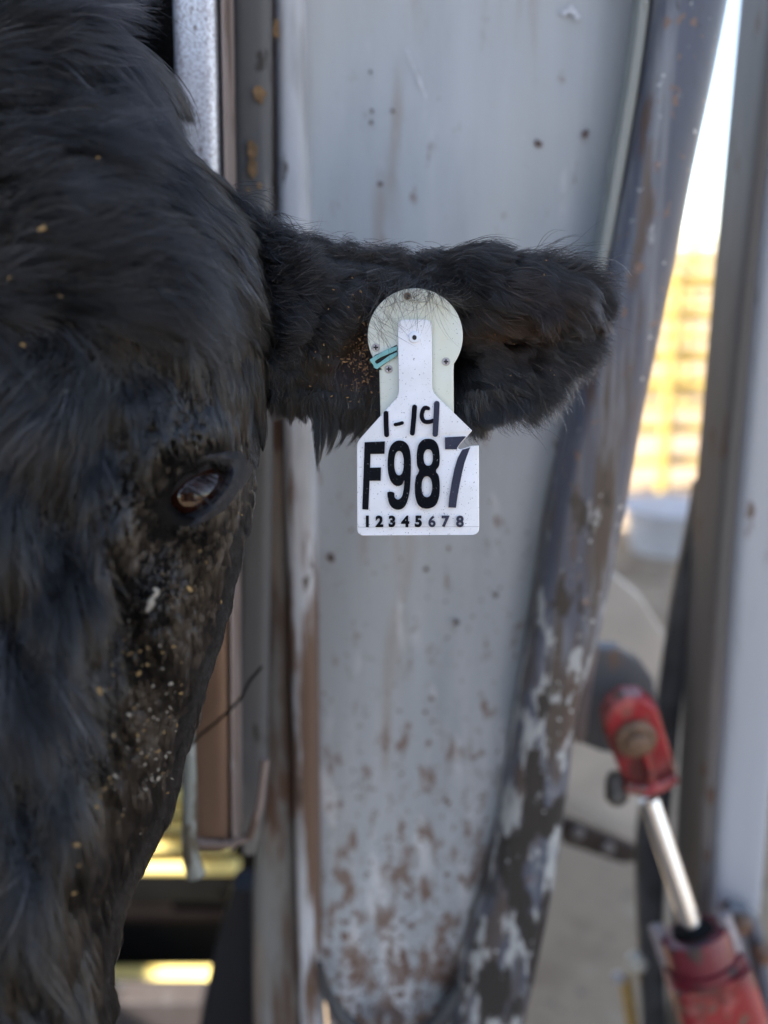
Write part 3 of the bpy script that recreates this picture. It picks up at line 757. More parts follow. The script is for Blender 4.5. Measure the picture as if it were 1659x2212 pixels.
F_ = np.array([0, CP, -SP]); U_ = np.array([0, SP, CP]); X_ = np.array([1.0, 0, 0])
def grow(pos, nor, guides, npts=6, clump=(14, .55), clump2=(45, .3), spread=.25, lenvar=.3, grav=.0, curl=.0, lenscale=1, dirnoise=(90, .5)):
    N = len(pos); px, py, d = unP(pos)
    dx, dy, ln, lift = flow(px, py, guides)
    ang = vnoise(px, py, dirnoise[0], 1) * dirnoise[1] + vnoise(px, py, dirnoise[0] * .35, 2) * dirnoise[1] * .5
    ids = cell_ids(px, py, clump[0]); ids2 = cell_ids(px, py, clump2[0])
    ca = RNG.normal(0, .15, ids.max() + 1)[ids] + RNG.normal(0, .13, ids2.max() + 1)[ids2]
    ang = ang + ca + RNG.normal(0, spread, N)
    c, s = np.cos(ang), np.sin(ang)
    ddx, ddy = dx * c - dy * s, dx * s + dy * c
    t = X_ * ddx[:, None] - U_ * ddy[:, None]
    t -= nor * np.sum(t * nor, 1, keepdims=True)
    tl = np.linalg.norm(t, axis=1, keepdims=True); t = t / (tl + 1e-6)
    ln = ln * .001 * lenscale * (1 + RNG.normal(0, lenvar, N)).clip(.25, 2) * (1 + .3 * vnoise(px, py, 60, 5))
    side = np.cross(nor, t)
    cph = RNG.random(ids.max() + 1)[ids] * 6.28 + RNG.normal(0, .4, N)
    cam = curl * (0.4 + RNG.random(ids2.max() + 1)[ids2])
    pts = np.zeros((N, npts, 3)); pts[:, 0] = pos - nor * .001
    lf = lift * (1 + .35 * RNG.normal(0, 1, N)) + .25 * vnoise(px, py, 40, 8)
    lf = lf * (1 + .5 * RNG.normal(0, 1, ids2.max() + 1)[ids2]).clip(.2, 2.2)
    sh = np.clip(ln / .016, .25, 1); lf = lf * (.35 + .65 * sh)
    bend = (RNG.normal(0, .5, ids2.max() + 1)[ids2] * .8 + RNG.normal(0, .25, N)) * .6 * sh
    for k in range(1, npts):
        s_ = k / (npts - 1)
        dr = t + nor * (lf * (1.15 - 1.3 * s_))[:, None] + side * (bend * s_ + cam * np.sin(cph + s_ * 5))[:, None] + np.array([0, 0, -1.0]) * grav * s_
        dr /= np.linalg.norm(dr, axis=1, keepdims=True)
        pts[:, k] = pts[:, k - 1] + dr * (ln / (npts - 1))[:, None]
    for ii, st, pw in ((ids2, clump2[1], 1.6), (ids, clump[1], 1.3)):
        cnt = np.bincount(ii).astype(float)
        stv = np.clip(st * (1 + .6 * vnoise(px, py, 70, 11)), 0, .97) * np.clip(ln / .016, .2, 1)
        for k in range(1, npts):
            s_ = (k / (npts - 1)) ** pw
            mean = np.stack([np.bincount(ii, pts[:, k, q]) / cnt for q in range(3)], 1)[ii]
            pts[:, k] += (mean - pts[:, k]) * (stv * s_)[:, None]
    return pts, (px, py, d)

def curves(name, pts, rad, tint, parent, mat=M_hair, label=None):
    N, n_ = pts.shape[:2]
    hc = bpy.data.hair_curves.new(name)
    hc.add_curves([n_] * N)
    off = np.array(rootof(parent).location)
    hc.attributes['position'].data.foreach_set('vector', (pts - off).astype(np.float32).ravel())
    ra = hc.attributes.get('radius') or hc.attributes.new('radius', 'FLOAT', 'POINT')
    taper = np.interp(np.linspace(0, 1, n_), [0, .5, 1], [1, .85, .15])
    ra.data.foreach_set('value', (np.asarray(rad).reshape(-1, 1) * taper[None]).astype(np.float32).ravel())
    ta = hc.attributes.new('tint', 'FLOAT_COLOR', 'CURVE')
    ta.data.foreach_set('color', np.concatenate([tint, np.ones((N, 1))], 1).astype(np.float32).ravel())
    hc.materials.append(mat)
    o = bpy.data.objects.new(name, hc); COL.objects.link(o); o.parent = parent
    return o

def tints(N, base, var, px=None, py=None):
    t = np.array(base)[None] * (1 + RNG.normal(0, var, (N, 1))).clip(.2, 3)
    return t

# coat directions in the picture (position, angle: 0 right 90 down, length mm, lift)
HG = [(330, 1040, 120, 7, .15), (370, 960, 118, 8, .15), (430, 930, 80, 7, .15), (300, 1010, 112, 12, .2), (500, 1010, 60, 6, .2), (380, 1150, 120, 5, .15), (450, 1130, 100, 5, .15), (40, 40, 10, 34, .35), (200, 40, 25, 40, .4), (150, 200, 30, 34, .3), (300, 180, 50, 26, .3), (350, 290, 50, 22, .3), (60, 350, 10, 36, .35), (240, 380, 30, 30, .3), (440, 430, 45, 18, .3),
      (30, 500, -20, 36, .35), (200, 520, -15, 34, .35), (340, 520, 35, 28, .3), (490, 500, 35, 18, .35), (60, 640, -5, 36, .35), (200, 660, 20, 34, .35), (380, 640, 40, 28, .3), (520, 600, 10, 22, .4), (565, 680, 15, 20, .5),
      (480, 720, 70, 18, .3), (560, 780, 60, 18, .5), (60, 800, 130, 34, .3), (200, 800, 112, 32, .3), (320, 780, 95, 28, .3), (430, 820, 95, 22, .25), (520, 850, 85, 14, .35), (555, 950, 70, 10, .5),
      (60, 1000, 118, 34, .3), (200, 1000, 104, 30, .3), (320, 960, 98, 20, .25), (420, 970, 60, 9, .2), (490, 980, 40, 10, .25), (520, 1050, 85, 8, .4), (545, 1080, 80, 8, .45), (510, 1200, 95, 7, .4), (420, 1180, 110, 6, .2), (350, 1150, 130, 7, .2),
      (60, 1220, 75, 34, .3), (170, 1200, 60, 28, .3), (250, 1130, 115, 18, .25), (215, 1350, 105, 16, .3), (60, 1420, 55, 34, .3), (150, 1400, 70, 28, .3), (300, 1300, 120, 6, .2), (400, 1350, 110, 6, .25), (490, 1380, 100, 7, .4),
      (60, 1650, 75, 32, .25), (150, 1620, 92, 24, .25), (215, 1600, 100, 16, .25), (290, 1560, 112, 8, .25), (400, 1600, 100, 9, .45), (60, 1900, 85, 30, .25), (150, 1880, 82, 26, .25), (230, 1830, 95, 14, .3), (330, 1780, 110, 10, .5), (280, 1950, 100, 11, .5),
      (60, 2150, 80, 28, .25), (150, 2130, 85, 24, .3), (230, 2120, 95, 14, .4)]
cam_dir = lambda c: (c - CAM) / np.linalg.norm(c - CAM, axis=-1, keepdims=True)
hgrid = np.concatenate([hp, hp[:, :1]], 1)
# make sure the normals point outwards
def outward(grid, centre_fn):
    return grid
def wf(c, nn):
    vis = -np.sum(cam_dir(c) * nn * SGN, -1)
    px, py, d = unP(c)
    w1 = np.where(vis > -.25, 1.0, .04)
    w1 = w1 * np.where((px > -60) & (py > -60) & (py < 2300), 1, .06)
    fo = np.where((px > 200) & (py > 860), 4.0, 1.0)               # short cheek coat is denser
    eyem = ((((px - EYE[0]) * .82 - (py - EYE[1]) * .57) / 100) ** 2 + (((px - EYE[0]) * .57 + (py - EYE[1]) * .82) / 60) ** 2) > 1
    return w1 * fo * eyem * (.55 / d.clip(.3, 1)) ** 0
gx_ = np.gradient(hgrid, axis=0); gy_ = np.gradient(hgrid, axis=1)
tst = np.cross(gx_, gy_)[120, 64]                                   # frontmost point: should face the viewer
SGN = 1.0 if np.dot(tst, F_) < 0 else -1.0
NH = 215000
pos, nor, ii, jj = sample_grid(hgrid, NH, wfun=wf); nor = nor * SGN
px0, py0, _ = unP(pos)
HGS = [(a, b, c, l, k * .62) for a, b, c, l, k in HG]
pts, (px, py, d) = grow(pos, nor, HGS, 9, (10, .75), (34, .55), .09, .3, .06, .22, np.where((px0 > 220) & (py0 > 900), 1.15, 1.6), (170, .36))
tn = tints(NH, (.0036, .0035, .0038), .35) * np.exp((.6 * RNG.normal(0, 1, 4096)[(cell_ids(px, py, 36) % 4096)] + .4 * RNG.normal(0, 1, 4096)[(cell_ids(px, py, 9) % 4096)]) * (1 - .75 * np.clip((px - 200) / 80, 0, 1) * np.clip((py - 900) / 150, 0, 1)))[:, None]  # clump tints carry the light and dark sheen of the locks
brown = (np.clip((px - 180) / 120, 0, 1) * np.clip((py - 1120) / 150, 0, 1))[:, None]
tn = tn * (1 - brown) + brown * tn * np.array([1.25, 1.02, .85])
pale = G(px, py, 330, 1190, 70, 45, .5)[:, None] * .8
tn = tn * (1 - pale) + np.array([.02, .017, .016]) * pale
# a few brighter hairs: strand highlights painted into the tint
lw = RNG.random(NH) < .06; tn[lw] = tn[lw] * 9
rad = .00014 * (1 + RNG.normal(0, .25, NH)).clip(.4, 2) * (1 - .5 * np.clip(brown[:, 0] * 1.5, 0, 1)) * np.where(lw, 1.5, 1)
curves('head_fur', pts, rad, tn, cow)

# eyelashes
N = 34
a = RNG.uniform(-.15, 1.0, N) * math.pi * .55 - .35 * math.pi
q = []
for k in range(N):
    u = RNG.uniform(-.5, 1); x = 70 * u; y = -27 * (1 - u * u) ** .5 if abs(u) < 1 else 0
    X0 = EYE[0] + x * math.cos(ROT) - y * math.sin(ROT); Y0 = EYE[1] + x * math.sin(ROT) + y * math.cos(ROT)
    L = RNG.uniform(50, 110); dd = float(eye_d(X0, Y0)) - .004
    dirx, diry = .82 + RNG.normal(0, .12), .5 + RNG.normal(0, .18)
    q.append([P(X0 + dirx * L * s, Y0 + diry * L * s * (.5 + .6 * s), dd - .012 * math.sin(s * 2.2)) for s in np.linspace(0, 1, 6)])
curves('eyelashes', np.array(q), np.full(N, .00016), tints(N, (.006, .006, .007), .2), cow)

# neck fur
ngrid = np.array(neck); ngrid = np.concatenate([ngrid, ngrid[:, :1]], 1)
g1 = np.cross(np.gradient(ngrid, axis=0), np.gradient(ngrid, axis=1))[20, 32]
SN = 1.0 if g1[2] > 0 else -1.0
def wn(c, nn):
    px, py, dd = unP(c)
    return np.where((px > 120) & (px < 600) & (py < 500) & (py > -200), 1, .03) * np.where(c[..., 1] < 1.9, 1, .1)
NN = 26000
pos, nor, _, _ = sample_grid(ngrid, NN, wfun=wn); nor = nor * SN
NG = [(250, 50, 60, 24, .3), (350, 150, 80, 20, .25), (300, 300, 80, 20, .3), (200, 0, 20, 30, .5), (800, 100, 60, 20, .3)]
pts, (px, py, d) = grow(pos, nor, NG, 6, (14, .6), (40, .4), .25, .3, .2, .3)
curves('neck_fur', pts, np.full(NN, .00022), tints(NN, (.022, .019, .017), .4), cow)

# ear fur
EGD = [(545, 500, 25, 16, .5), (600, 560, 10, 20, .6), (640, 640, -15, 24, .8), (600, 700, 30, 22, .7), (700, 560, 0, 12, .25), (800, 560, 4, 11, .22), (880, 572, 12, 12, .3), (760, 620, -8, 16, .3), (830, 605, 10, 12, .3),
       (940, 560, 15, 18, .35), (990, 560, 32, 30, .4), (990, 610, 62, 32, .4), (1060, 600, 48, 34, .4), (1060, 640, 40, 34, .3), (1120, 590, 24, 34, .45), (1150, 640, 25, 30, .4), (1200, 660, 20, 26, .4), (1180, 575, 5, 30, .45), (1230, 600, 2, 30, .4), (1265, 640, 12, 24, .35), (1270, 690, 35, 20, .3),
       (1080, 680, 15, 10, .15), (1160, 690, 14, 11, .15), (1020, 740, 10, 9, .2), (1100, 760, 25, 12, .2), (1180, 770, 38, 18, .25), (1240, 750, 50, 24, .35), (1160, 820, 52, 26, .35), (1080, 840, 65, 26, .35), (1020, 850, 78, 26, .3), (1030, 800, 40, 14, .25),
       (700, 640, 30, 20, .4), (720, 700, 80, 18, .35), (660, 740, 85, 22, .4), (610, 800, 88, 18, .4), (590, 850, 80, 9, .3), (640, 860, 84, 9, .3), (700, 800, 70, 16, .3), (720, 860, 84, 13, .3), (770, 870, 98, 12, .3), (780, 800, 60, 12, .3), (850, 900, 95, 16, .2), (960, 880, 85, 16, .3)]
egrid = er
g1 = np.cross(np.gradient(egrid, axis=0), np.gradient(egrid, axis=1))[60, 15]
SE = 1.0 if np.dot(g1, F_) < 0 else -1.0
def we(c, nn):
    px, py, dd = unP(c)
    tagm = np.where(((px - 897) ** 2 + (py - 725) ** 2 < 92 ** 2) | ((abs(px - 900) < 72) & (py > 725)), .02, 1)
    return tagm * np.where(px < 560, .4, 1)
NE = 105000
pos, nor, ii, jj = sample_grid(egrid, NE, wfun=we); nor = nor * SE
pts, (px, py, d) = grow(pos, nor, EGD, 8, (8, .62), (24, .6), .17, .35, .05, .22, 1, (60, .28))
tn = tints(NE, (.0042, .0038, .0037), .4) * np.exp(.4 * RNG.normal(0, 1, 4096))[(cell_ids(px, py, 12) % 4096)][:, None]
inner = (np.exp(-(((px - 1110) / 120) ** 2 + ((py - 690) / 60) ** 2)) + .9 * np.exp(-(((px - 770) / 55) ** 2 + ((py - 760) / 75) ** 2)))[:, None].clip(0, 1)
tn = tn * (1 - .75 * inner) + np.array([.030, .015, .009]) * .75 * inner
lw = RNG.random(NE) < .05; tn[lw] = tn[lw] * 14  # brighter strands: glints painted into the ear tint
curves('ear_fur', pts, .00011 * (1 + RNG.normal(0, .25, NE)).clip(.4, 2), tn, cow)
# fringes: long loose hair along the rim of the ear
def fringe(n_, path, guides, lscale, rad=.00012, name='ear_fringe', spread=.3, back=.004, clump=(10, .6), jit=8):
    path = np.array(path, float); seg = RNG.random(n_) * (len(path) - 1)
    i = seg.astype(int).clip(0, len(path) - 2); f_ = (seg - i)[:, None]
    pp = path[i] * (1 - f_) + path[i + 1] * f_ + np.concatenate([RNG.normal(0, jit, (n_, 2)), RNG.normal(0, .003, (n_, 1))], 1)
    pos = P(pp[:, 0], pp[:, 1], pp[:, 2]); nor = np.tile(-F_, (n_, 1))
    pts, (px, py, d) = grow(pos, nor, guides, 8, clump, (30, .35), spread, .4, .12, .3, lscale, (50, .3))
    tn = tints(n_, (.0045, .004, .0039), .4); lw = RNG.random(n_) < .07; tn[lw] *= 16
    return curves(name, pts, rad * (1 + RNG.normal(0, .25, n_)).clip(.4, 2), tn, cow)
fringe(5200, [(1000, 548, .556), (1100, 558, .558), (1170, 574, .56), (1220, 605, .562), (1252, 650, .564), (1258, 690, .566), (1230, 730, .564)], EGD + [(1180, 550, -5, 30, .1), (1240, 580, -2, 30, .1), (1280, 640, 8, 18, .1), (1285, 690, 40, 18, .1)], 1.0, name='tip_fringe')
fringe(4200, [(1235, 730, .562), (1195, 780, .56), (1140, 830, .558), (1060, 860, .556), (1000, 870, .556)], EGD, 1.0, name='lower_fringe')
fringe(2600, [(590, 850, .552), (640, 862, .552), (700, 866, .552), (750, 880, .552), (800, 892, .552)], EGD + [(705, 880, 88, 14, .0), (690, 880, 84, 12, 0), (760, 900, 105, 14, 0), (640, 880, 88, 9, 0), (600, 870, 82, 10, 0)], 1.0, name='root_fringe', clump=(13, .85))
fringe(6500, [(455, 440, .548), (510, 470, .545), (560, 500, .545), (590, 560, .541), (585, 640, .536), (580, 700, .536), (575, 780, .540)], EGD + [(520, 470, 40, 20, .2), (480, 450, 45, 18, .2), (600, 600, -8, 28, .5), (600, 680, 20, 26, .5)], 1.1, name='base_tuft', spread=.45, clump=(12, .7), jit=20)
fringe(3000, [(600, 518, .560), (700, 536, .560), (800, 546, .558), (880, 562, .556), (940, 550, .556)], [(600, 510, 8, 14, .3), (800, 530, 4, 11, .2), (940, 545, 12, 14, .3)], 1.0, name='top_fringe', spread=.2, jit=10)
def locks(name, specs):
    q = []; t_ = []
    for (p0, p1, p2, d, n_, wd) in specs:
        base = RNG.uniform(.003, .009)
        for k in range(n_):
            o_ = RNG.normal(0, wd, 2) * (1, .6); dz = RNG.normal(0, .002); end = RNG.uniform(.7, 1.03); j_ = RNG.normal(0, 2.5, 2); line = []
            for s in np.linspace(0, end, 9):
                b_ = (1 - s) ** 2 * np.array(p0) + 2 * s * (1 - s) * np.array(p1) + s * s * np.array(p2)
                b_ = b_ + o_ * (1 - min(s, 1)) ** 1.1 + j_ * s
                line.append(P(b_[0], b_[1], d + dz * (1 - s)))
            q.append(line); t_.append(base * (1 if RNG.random() > .06 else 4))
    q = np.array(q); curves(name, q, np.full(len(q), .000115), np.array(t_)[:, None] * np.array([1, .92, .88]), cow)
L = []
for x in np.arange(592, 800, 9):
    l = 24 + 16 * math.sin(x * .09) + RNG.uniform(-12, 14)
    if 675 < x < 790: l += 78 * (1 - abs(x - 705) / 95 * .7)
    L.append(((x, 850), (x + RNG.normal(6, 5), 850 + l * .7), (x - (10 if x > 670 else -4) + RNG.normal(0, 6), 862 + l), .552, 75, 8))
L += [((690, 860), (680, 950), (687, 1022), .551, 110, 8), ((702, 870), (700, 950), (690, 1000), .551, 90, 7), ((722, 880), (732, 950), (704, 985), .551, 80, 6), ((745, 885), (758, 940), (722, 972), .551, 80, 6), ((768, 890), (785, 930), (750, 965), .551, 70, 6), ((778, 900), (795, 940), (770, 980), .551, 50, 5), ((625, 868), (628, 900), (628, 922), .551, 90, 9)]
for k in range(26):   # loose wisps at the tip
    a = RNG.uniform(0, 1); x = 1040 + 220 * a; y = np.interp(x, tT[:, 0], tT[:, 1]) + RNG.uniform(-2, 14); l = RNG.uniform(35, 85); g_ = RNG.uniform(-.7, -.05)
    L.append(((x, y), (x + l * .6, y + l * .35 * g_), (x + l * math.cos(g_), y + l * math.sin(g_) * .8), .552, 22, 4))
for k in range(34):   # tip and underside
    a = RNG.uniform(0, 1); x = 1010 + 255 * a; y = np.interp(x, tB[:, 0], tB[:, 1]) - RNG.uniform(0, 16); l = RNG.uniform(22, 48); g_ = np.interp(a, [0, .4, 1], [1.35, .95, .35]) + RNG.normal(0, .2)
    L.append(((x, y), (x + l * .5 * math.cos(g_ + .2), y + l * .5 * math.sin(g_ + .2)), (x + l * math.cos(g_ - .1), y + l * math.sin(g_ - .1)), .553, 26, 5))
L += [((1040, 850), (1050, 900), (1090, 922), .552, 60, 8), ((1020, 850), (1030, 880), (1062, 910), .552, 60, 8), ((1010, 870), (1010, 920), (1022, 948), .550, 12, 6)]
locks('ear_lock', L)
# strands hanging over the round tag
q = []
for k in range(150):
    x0 = RNG.normal(912, 48); y0 = 606 + RNG.normal(0, 9); L = abs(RNG.normal(70, 34)) + 20
    if k % 3 == 0: x0 = RNG.uniform(815, 1000)
    s0 = RNG.normal(.0, .55); cv = RNG.normal(0, 1.1) if RNG.random() < .45 else RNG.normal(0, .35)
    p = []; x, y = x0, y0; a = math.pi / 2 + s0
    for s in range(9):
        p.append(P(x, y, .538 - .0085 * min(1, s / 3) + .0 * s)); x += math.cos(a) * L / 8; y += math.sin(a) * L / 8; a += cv * .28
    q.append(p)
for k in range(46):      # swept from the left
    x0 = RNG.uniform(790, 850); y0 = RNG.uniform(610, 720); L = RNG.uniform(35, 90); a = RNG.normal(.85, .25); p = []; x, y = x0 - 15, y0
    cv = RNG.normal(.1, .3)
    for s in range(9):
        p.append(P(x, y, .536 - .0065 * min(1, s / 3))); x += math.cos(a) * L / 8; y += math.sin(a) * L / 8; a += cv * .2
    q.append(p)
curves('stray_hair', np.array(q), np.full(len(q), .000085), tints(len(q), (.012, .010, .009), .2), cow)

# ------------------------------------------------------------------ dirt and straw caught in the coat
def flecks(name, spots, mat, label, cat):
    m = MB()
    for (x, y, d, sz) in spots:
        c = P(x, y, d); a = RNG.random() * 6.28; l = sz * RNG.uniform(.5, 1.4) * K * .36; w_ = l * RNG.uniform(.2, .6); t_ = w_ * .5
        e1 = (X_ * math.cos(a) + U_ * math.sin(a)); e2 = (-X_ * math.sin(a) + U_ * math.cos(a)); e3 = F_
        ring = [(c + e1 * l * ca + e2 * w_ * sa * RNG.uniform(.7, 1.2)) for ca, sa in ((1, 0), (.5, .9), (-.5, .8), (-1, 0), (-.4, -.9), (.6, -.8))]
        v = [p - e3 * t_ for p in ring] + [p + e3 * t_ for p in ring]
        f = [(0, 1, 2, 3, 4, 5), (11, 10, 9, 8, 7, 6)] + [(i, i + 6, (i + 1) % 6 + 6, (i + 1) % 6) for i in range(6)]
        m.add(v, f)
    o = m.build(name, mat, smooth=False); tag(o, label, cat, kind='stuff')
M_straw = simple('straw_dirt', (.30, .19, .07), .8, noise=.5, scale=300)
M_pale = simple('pale_crumbs', (.34, .30, .24), .8, noise=.4, scale=300)
sp = [(x, y, float(head_d(x, y)) - .010, s * .75) for x, y, s in ((262, 288, 15), (212, 340, 10), (250, 82, 9), (90, 495, 14), (262, 500, 10), (50, 745, 12), (95, 490, 12), (410, 1272, 14), (446, 1215, 9), (215, 1493, 12), (188, 1540, 9), (165, 1825, 11), (170, 1870, 12),
                                                             (160, 1930, 11), (320, 1400, 8), (300, 1455, 8), (352, 1240, 8), (290, 1530, 8), (130, 640, 9), (20, 600, 9), (515, 1107, 8), (522, 1112, 6), (432, 1190, 6), (478, 1300, 6))]
for k in range(60):
    x = RNG.uniform(200, 400); y = RNG.uniform(1380, 1820)
    if x > np.interp(y, tabR[:, 0], tabR[:, 1]) - 15: continue
    sp.append((x, y, float(head_d(x, y)) - .004, RNG.uniform(2.5, 6)))
flecks('straw_flecks', sp, M_straw, 'tan straw crumbs scattered over the face coat', 'straw')
sp = [(332, 1290, float(head_d(332, 1290)) - .007, 22), (325, 1310, float(head_d(325, 1310)) - .007, 20), (338, 1275, float(head_d(338, 1275)) - .007, 14)]
for k in range(70):
    x = RNG.normal(320, 45); y = RNG.normal(1620, 110)
    if x > np.interp(y, tabR[:, 0], tabR[:, 1]) - 15: continue
    sp.append((x, y, float(head_d(x, y)) - .004, RNG.uniform(2.5, 6)))
flecks('mud_crumbs', sp, M_pale, 'pale mud crumbs on the cheek below the eye', 'mud')
sp = []
for k in range(330):
    x = RNG.normal(775, 22); y = RNG.normal(770, 55)
    if (x - 897) ** 2 + (y - 725) ** 2 < 100 ** 2: continue
    v_ = (y - 530) / 350; sp.append((x, y, float(ear_depth(x, np.clip(v_, 0, 1))) - RNG.uniform(.002, .010), RNG.uniform(1.5, 5)))
for k in range(70):
    x = RNG.uniform(590, 1250); y = RNG.uniform(540, 850); v_ = (y - 530) / 350
    if ((x - 897) ** 2 + (y - 725) ** 2 < 110 ** 2) or abs(x - 900) < 80: continue
    sp.append((x, y, float(ear_depth(x, np.clip(v_, 0, 1))) - .009, RNG.uniform(2, 4)))
flecks('ear_wax_crumbs', sp, simple('ear_wax', (.22, .11, .03), .6, noise=.4, scale=400), 'orange brown waxy crumbs inside the ear left of the tag', 'ear wax')

# ================================================================== the tags
def cq(x, y): return 729.05 + x * .26855, 594.04 + y * .26855
TD = .5300
def CP3(x, y, d=TD):
    a, b = cq(np.asarray(x, float), np.asarray(y, float)); return P(a, b, d)
def bend(x, y):
    """slight bow of the plastic, metres away from the viewer"""
    return .0022 * ((np.asarray(x, float) - 640) / 480) ** 2 * np.clip((np.asarray(y, float) - 900) / 400, 0, 1)

def flat(name, polys, mat, parent, d, thick, bevel=0, sub=True):
    """filled 2D outlines (holes allowed) -> mesh of real thickness facing the viewer"""
    cu = bpy.data.curves.new(name, 'CURVE'); cu.dimensions = '2D'; cu.fill_mode = 'BOTH'
    for pl in polys:
        s = cu.splines.new('POLY'); s.points.add(len(pl) - 1); s.use_cyclic_u = True
        for i, (x, y) in enumerate(pl): s.points[i].co = (x / 1000, -y / 1000, 0, 1)
    cu.extrude = .001
    tmp = bpy.data.objects.new(name, cu); COL.objects.link(tmp)
    me = bpy.data.meshes.new_from_object(tmp.evaluated_get(bpy.context.evaluated_depsgraph_get()))
    v = np.array([tuple(p.co) for p in me.vertices]); f = [tuple(p.vertices) for p in me.polygons]
    bpy.data.objects.remove(tmp)
    X, Y = v[:, 0] * 1000, -v[:, 1] * 1000
    D = np.where(v[:, 2] > 0, d, d + thick) + bend(X, Y)
    me2 = MB().add(CP3(X, Y, D), f)
    o = me2.build(name, mat, parent, smooth=False)
    import bmesh
    b = bmesh.new(); b.from_mesh(o.data); bmesh.ops.remove_doubles(b, verts=b.verts, dist=1e-7)
    if bevel:
        ed = [e for e in b.edges if len(e.link_faces) == 2 and e.calc_face_angle(0) > .9 and (abs(e.link_faces[0].normal.dot(Vector(F_))) > .7 or abs(e.link_faces[1].normal.dot(Vector(F_))) > .7)]
        bmesh.ops.bevel(b, geom=ed, offset=bevel, segments=3, affect='EDGES', profile=.5)
    bmesh.ops.recalc_face_normals(b, faces=b.faces)
    b.to_mesh(o.data); b.free()
    o.data.polygons.foreach_set('use_smooth', [True] * len(o.data.polygons)); o.data.set_sharp_from_angle(angle=math.radians(30))
    return o

def catmull(p, n=8, closed=True):
    p = np.array(p, float); N = len(p); out = []
    for i in range(N if closed else N - 1):
        a, b, c, d = p[(i - 1) % N], p[i], p[(i + 1) % N], p[(i + 2) % N]
        if not closed:
            a = p[max(i - 1, 0)]; c = p[i + 1]; d = p[min(i + 2, N - 1)]
        for t in np.linspace(0, 1, n, endpoint=False):
            out.append(.5 * ((2 * b) + (-a + c) * t + (2 * a - 5 * b + 4 * c - d) * t * t + (-a + 3 * b - 3 * c + d) * t ** 3))
    if not closed: out.append(p[-1])
    return [tuple(q) for q in out]
def circ(cx, cy, rx, ry=None, n=48, e=2.0):
    ry = ry or rx; q = superell(n, e); return [(cx + rx * a, cy + ry * b) for a, b in q]
def roundpoly(pts, r, n=6):
    """round the corners; r scalar or list"""
    N = len(pts); out = []
    for i in range(N):
        p0, p, p1 = (np.array(pts[j % N], float) for j in (i - 1, i, i + 1)); ri = r[i] if hasattr(r, '__len__') else r
        if ri <= 0: out.append(tuple(p)); continue
        a = p + (p0 - p) / np.linalg.norm(p0 - p) * ri; b = p + (p1 - p) / np.linalg.norm(p1 - p) * ri
        for t in np.linspace(0, 1, n + 1): out.append(tuple((1 - t) ** 2 * a + 2 * t * (1 - t) * p + t * t * b))
    return out

def plastic(name, base, speck=(.03, .025, .02), amt=.70, tint=None, rough=.38):
    m, nt, b = new_mat(name); N = nt.nodes; L = nt.links
    g = N.new('ShaderNodeNewGeometry')
    def nz(sc, det=2, loc=0):
        mp = N.new('ShaderNodeMapping'); mp.inputs['Location'].default_value = (loc, loc, loc); L.new(g.outputs['Position'], mp.inputs[0])
        n = N.new('ShaderNodeTexNoise'); n.inputs['Scale'].default_value = sc; n.inputs['Detail'].default_value = det; L.new(mp.outputs[0], n.inputs['Vector']); return n.outputs[0]
    out = None
    mx = N.new('ShaderNodeMixRGB'); mx.inputs[1].default_value = (*base, 1); mx.inputs[2].default_value = (*(tint or [base[0] * .84, base[1] * .83, base[2] * .80]), 1)
    mr = N.new('ShaderNodeMapRange'); mr.inputs['From Min'].default_value = .4; mr.inputs['From Max'].default_value = .75; L.new(nz(45, 5), mr.inputs['Value']); L.new(mr.outputs[0], mx.inputs[0]); out = mx.outputs[0]
    for sc, th, c, lo in ((1500, amt, speck, 1), (700, amt + .045, (.12, .10, .09), 5), (320, amt + .075, (.25, .21, .17), 9)):
        a = N.new('ShaderNodeMapRange'); a.inputs['From Min'].default_value = th; a.inputs['From Max'].default_value = th + .03
        L.new(nz(sc, 1.5, lo), a.inputs['Value'])
        m2 = N.new('ShaderNodeMixRGB'); L.new(a.outputs[0], m2.inputs[0]); L.new(out, m2.inputs[1]); m2.inputs[2].default_value = (*c, 1); out = m2.outputs[0]
    L.new(out, b.inputs['Base Color']); b.inputs['Roughness'].default_value = rough
    b.inputs['Specular IOR Level'].default_value = .5 if base[0] > .3 else (.05 if base[0] < .01 else .2)
    bp = N.new('ShaderNodeBump'); bp.inputs['Strength'].default_value = .15; bp.inputs['Distance'].default_value = .0005; L.new(nz(400, 4, 3), bp.inputs['Height']); L.new(bp.outputs[0], b.inputs['Normal'])
    return m
M_white = plastic('white_tag_plastic', (.86, .86, .88))
M_cas = plastic('pale_green_casing', (.68, .71, .63), amt=.72, tint=(.66, .65, .50))
M_ink = plastic('black_ink', (.003, .003, .0045), speck=(.3, .3, .32), amt=.715, tint=(.005, .005, .008), rough=.28)
M_ink_sheen = plastic('sheen_blue_black_ink', (.026, .026, .046), speck=(.3, .3, .32), amt=.74, tint=(.036, .036, .060), rough=.28)  # lighter blue ink: sky sheen on the right-hand figures put into the colour
M_mark = plastic('marker_ink', (.004, .0035, .006), speck=(.2, .2, .22), amt=.75, tint=(.01, .009, .016), rough=.35)
M_teal = simple('teal_plastic', (.19, .43, .41), .4, noise=.15, scale=200)
M_screw = simple('screw_steel', (.42, .36, .34), .35, metal=.5, noise=.3, scale=900)
M_hole = simple('deep_hole', (.02, .018, .016), .8)
M_boss = simple('white_boss', (.78, .80, .84), .4)

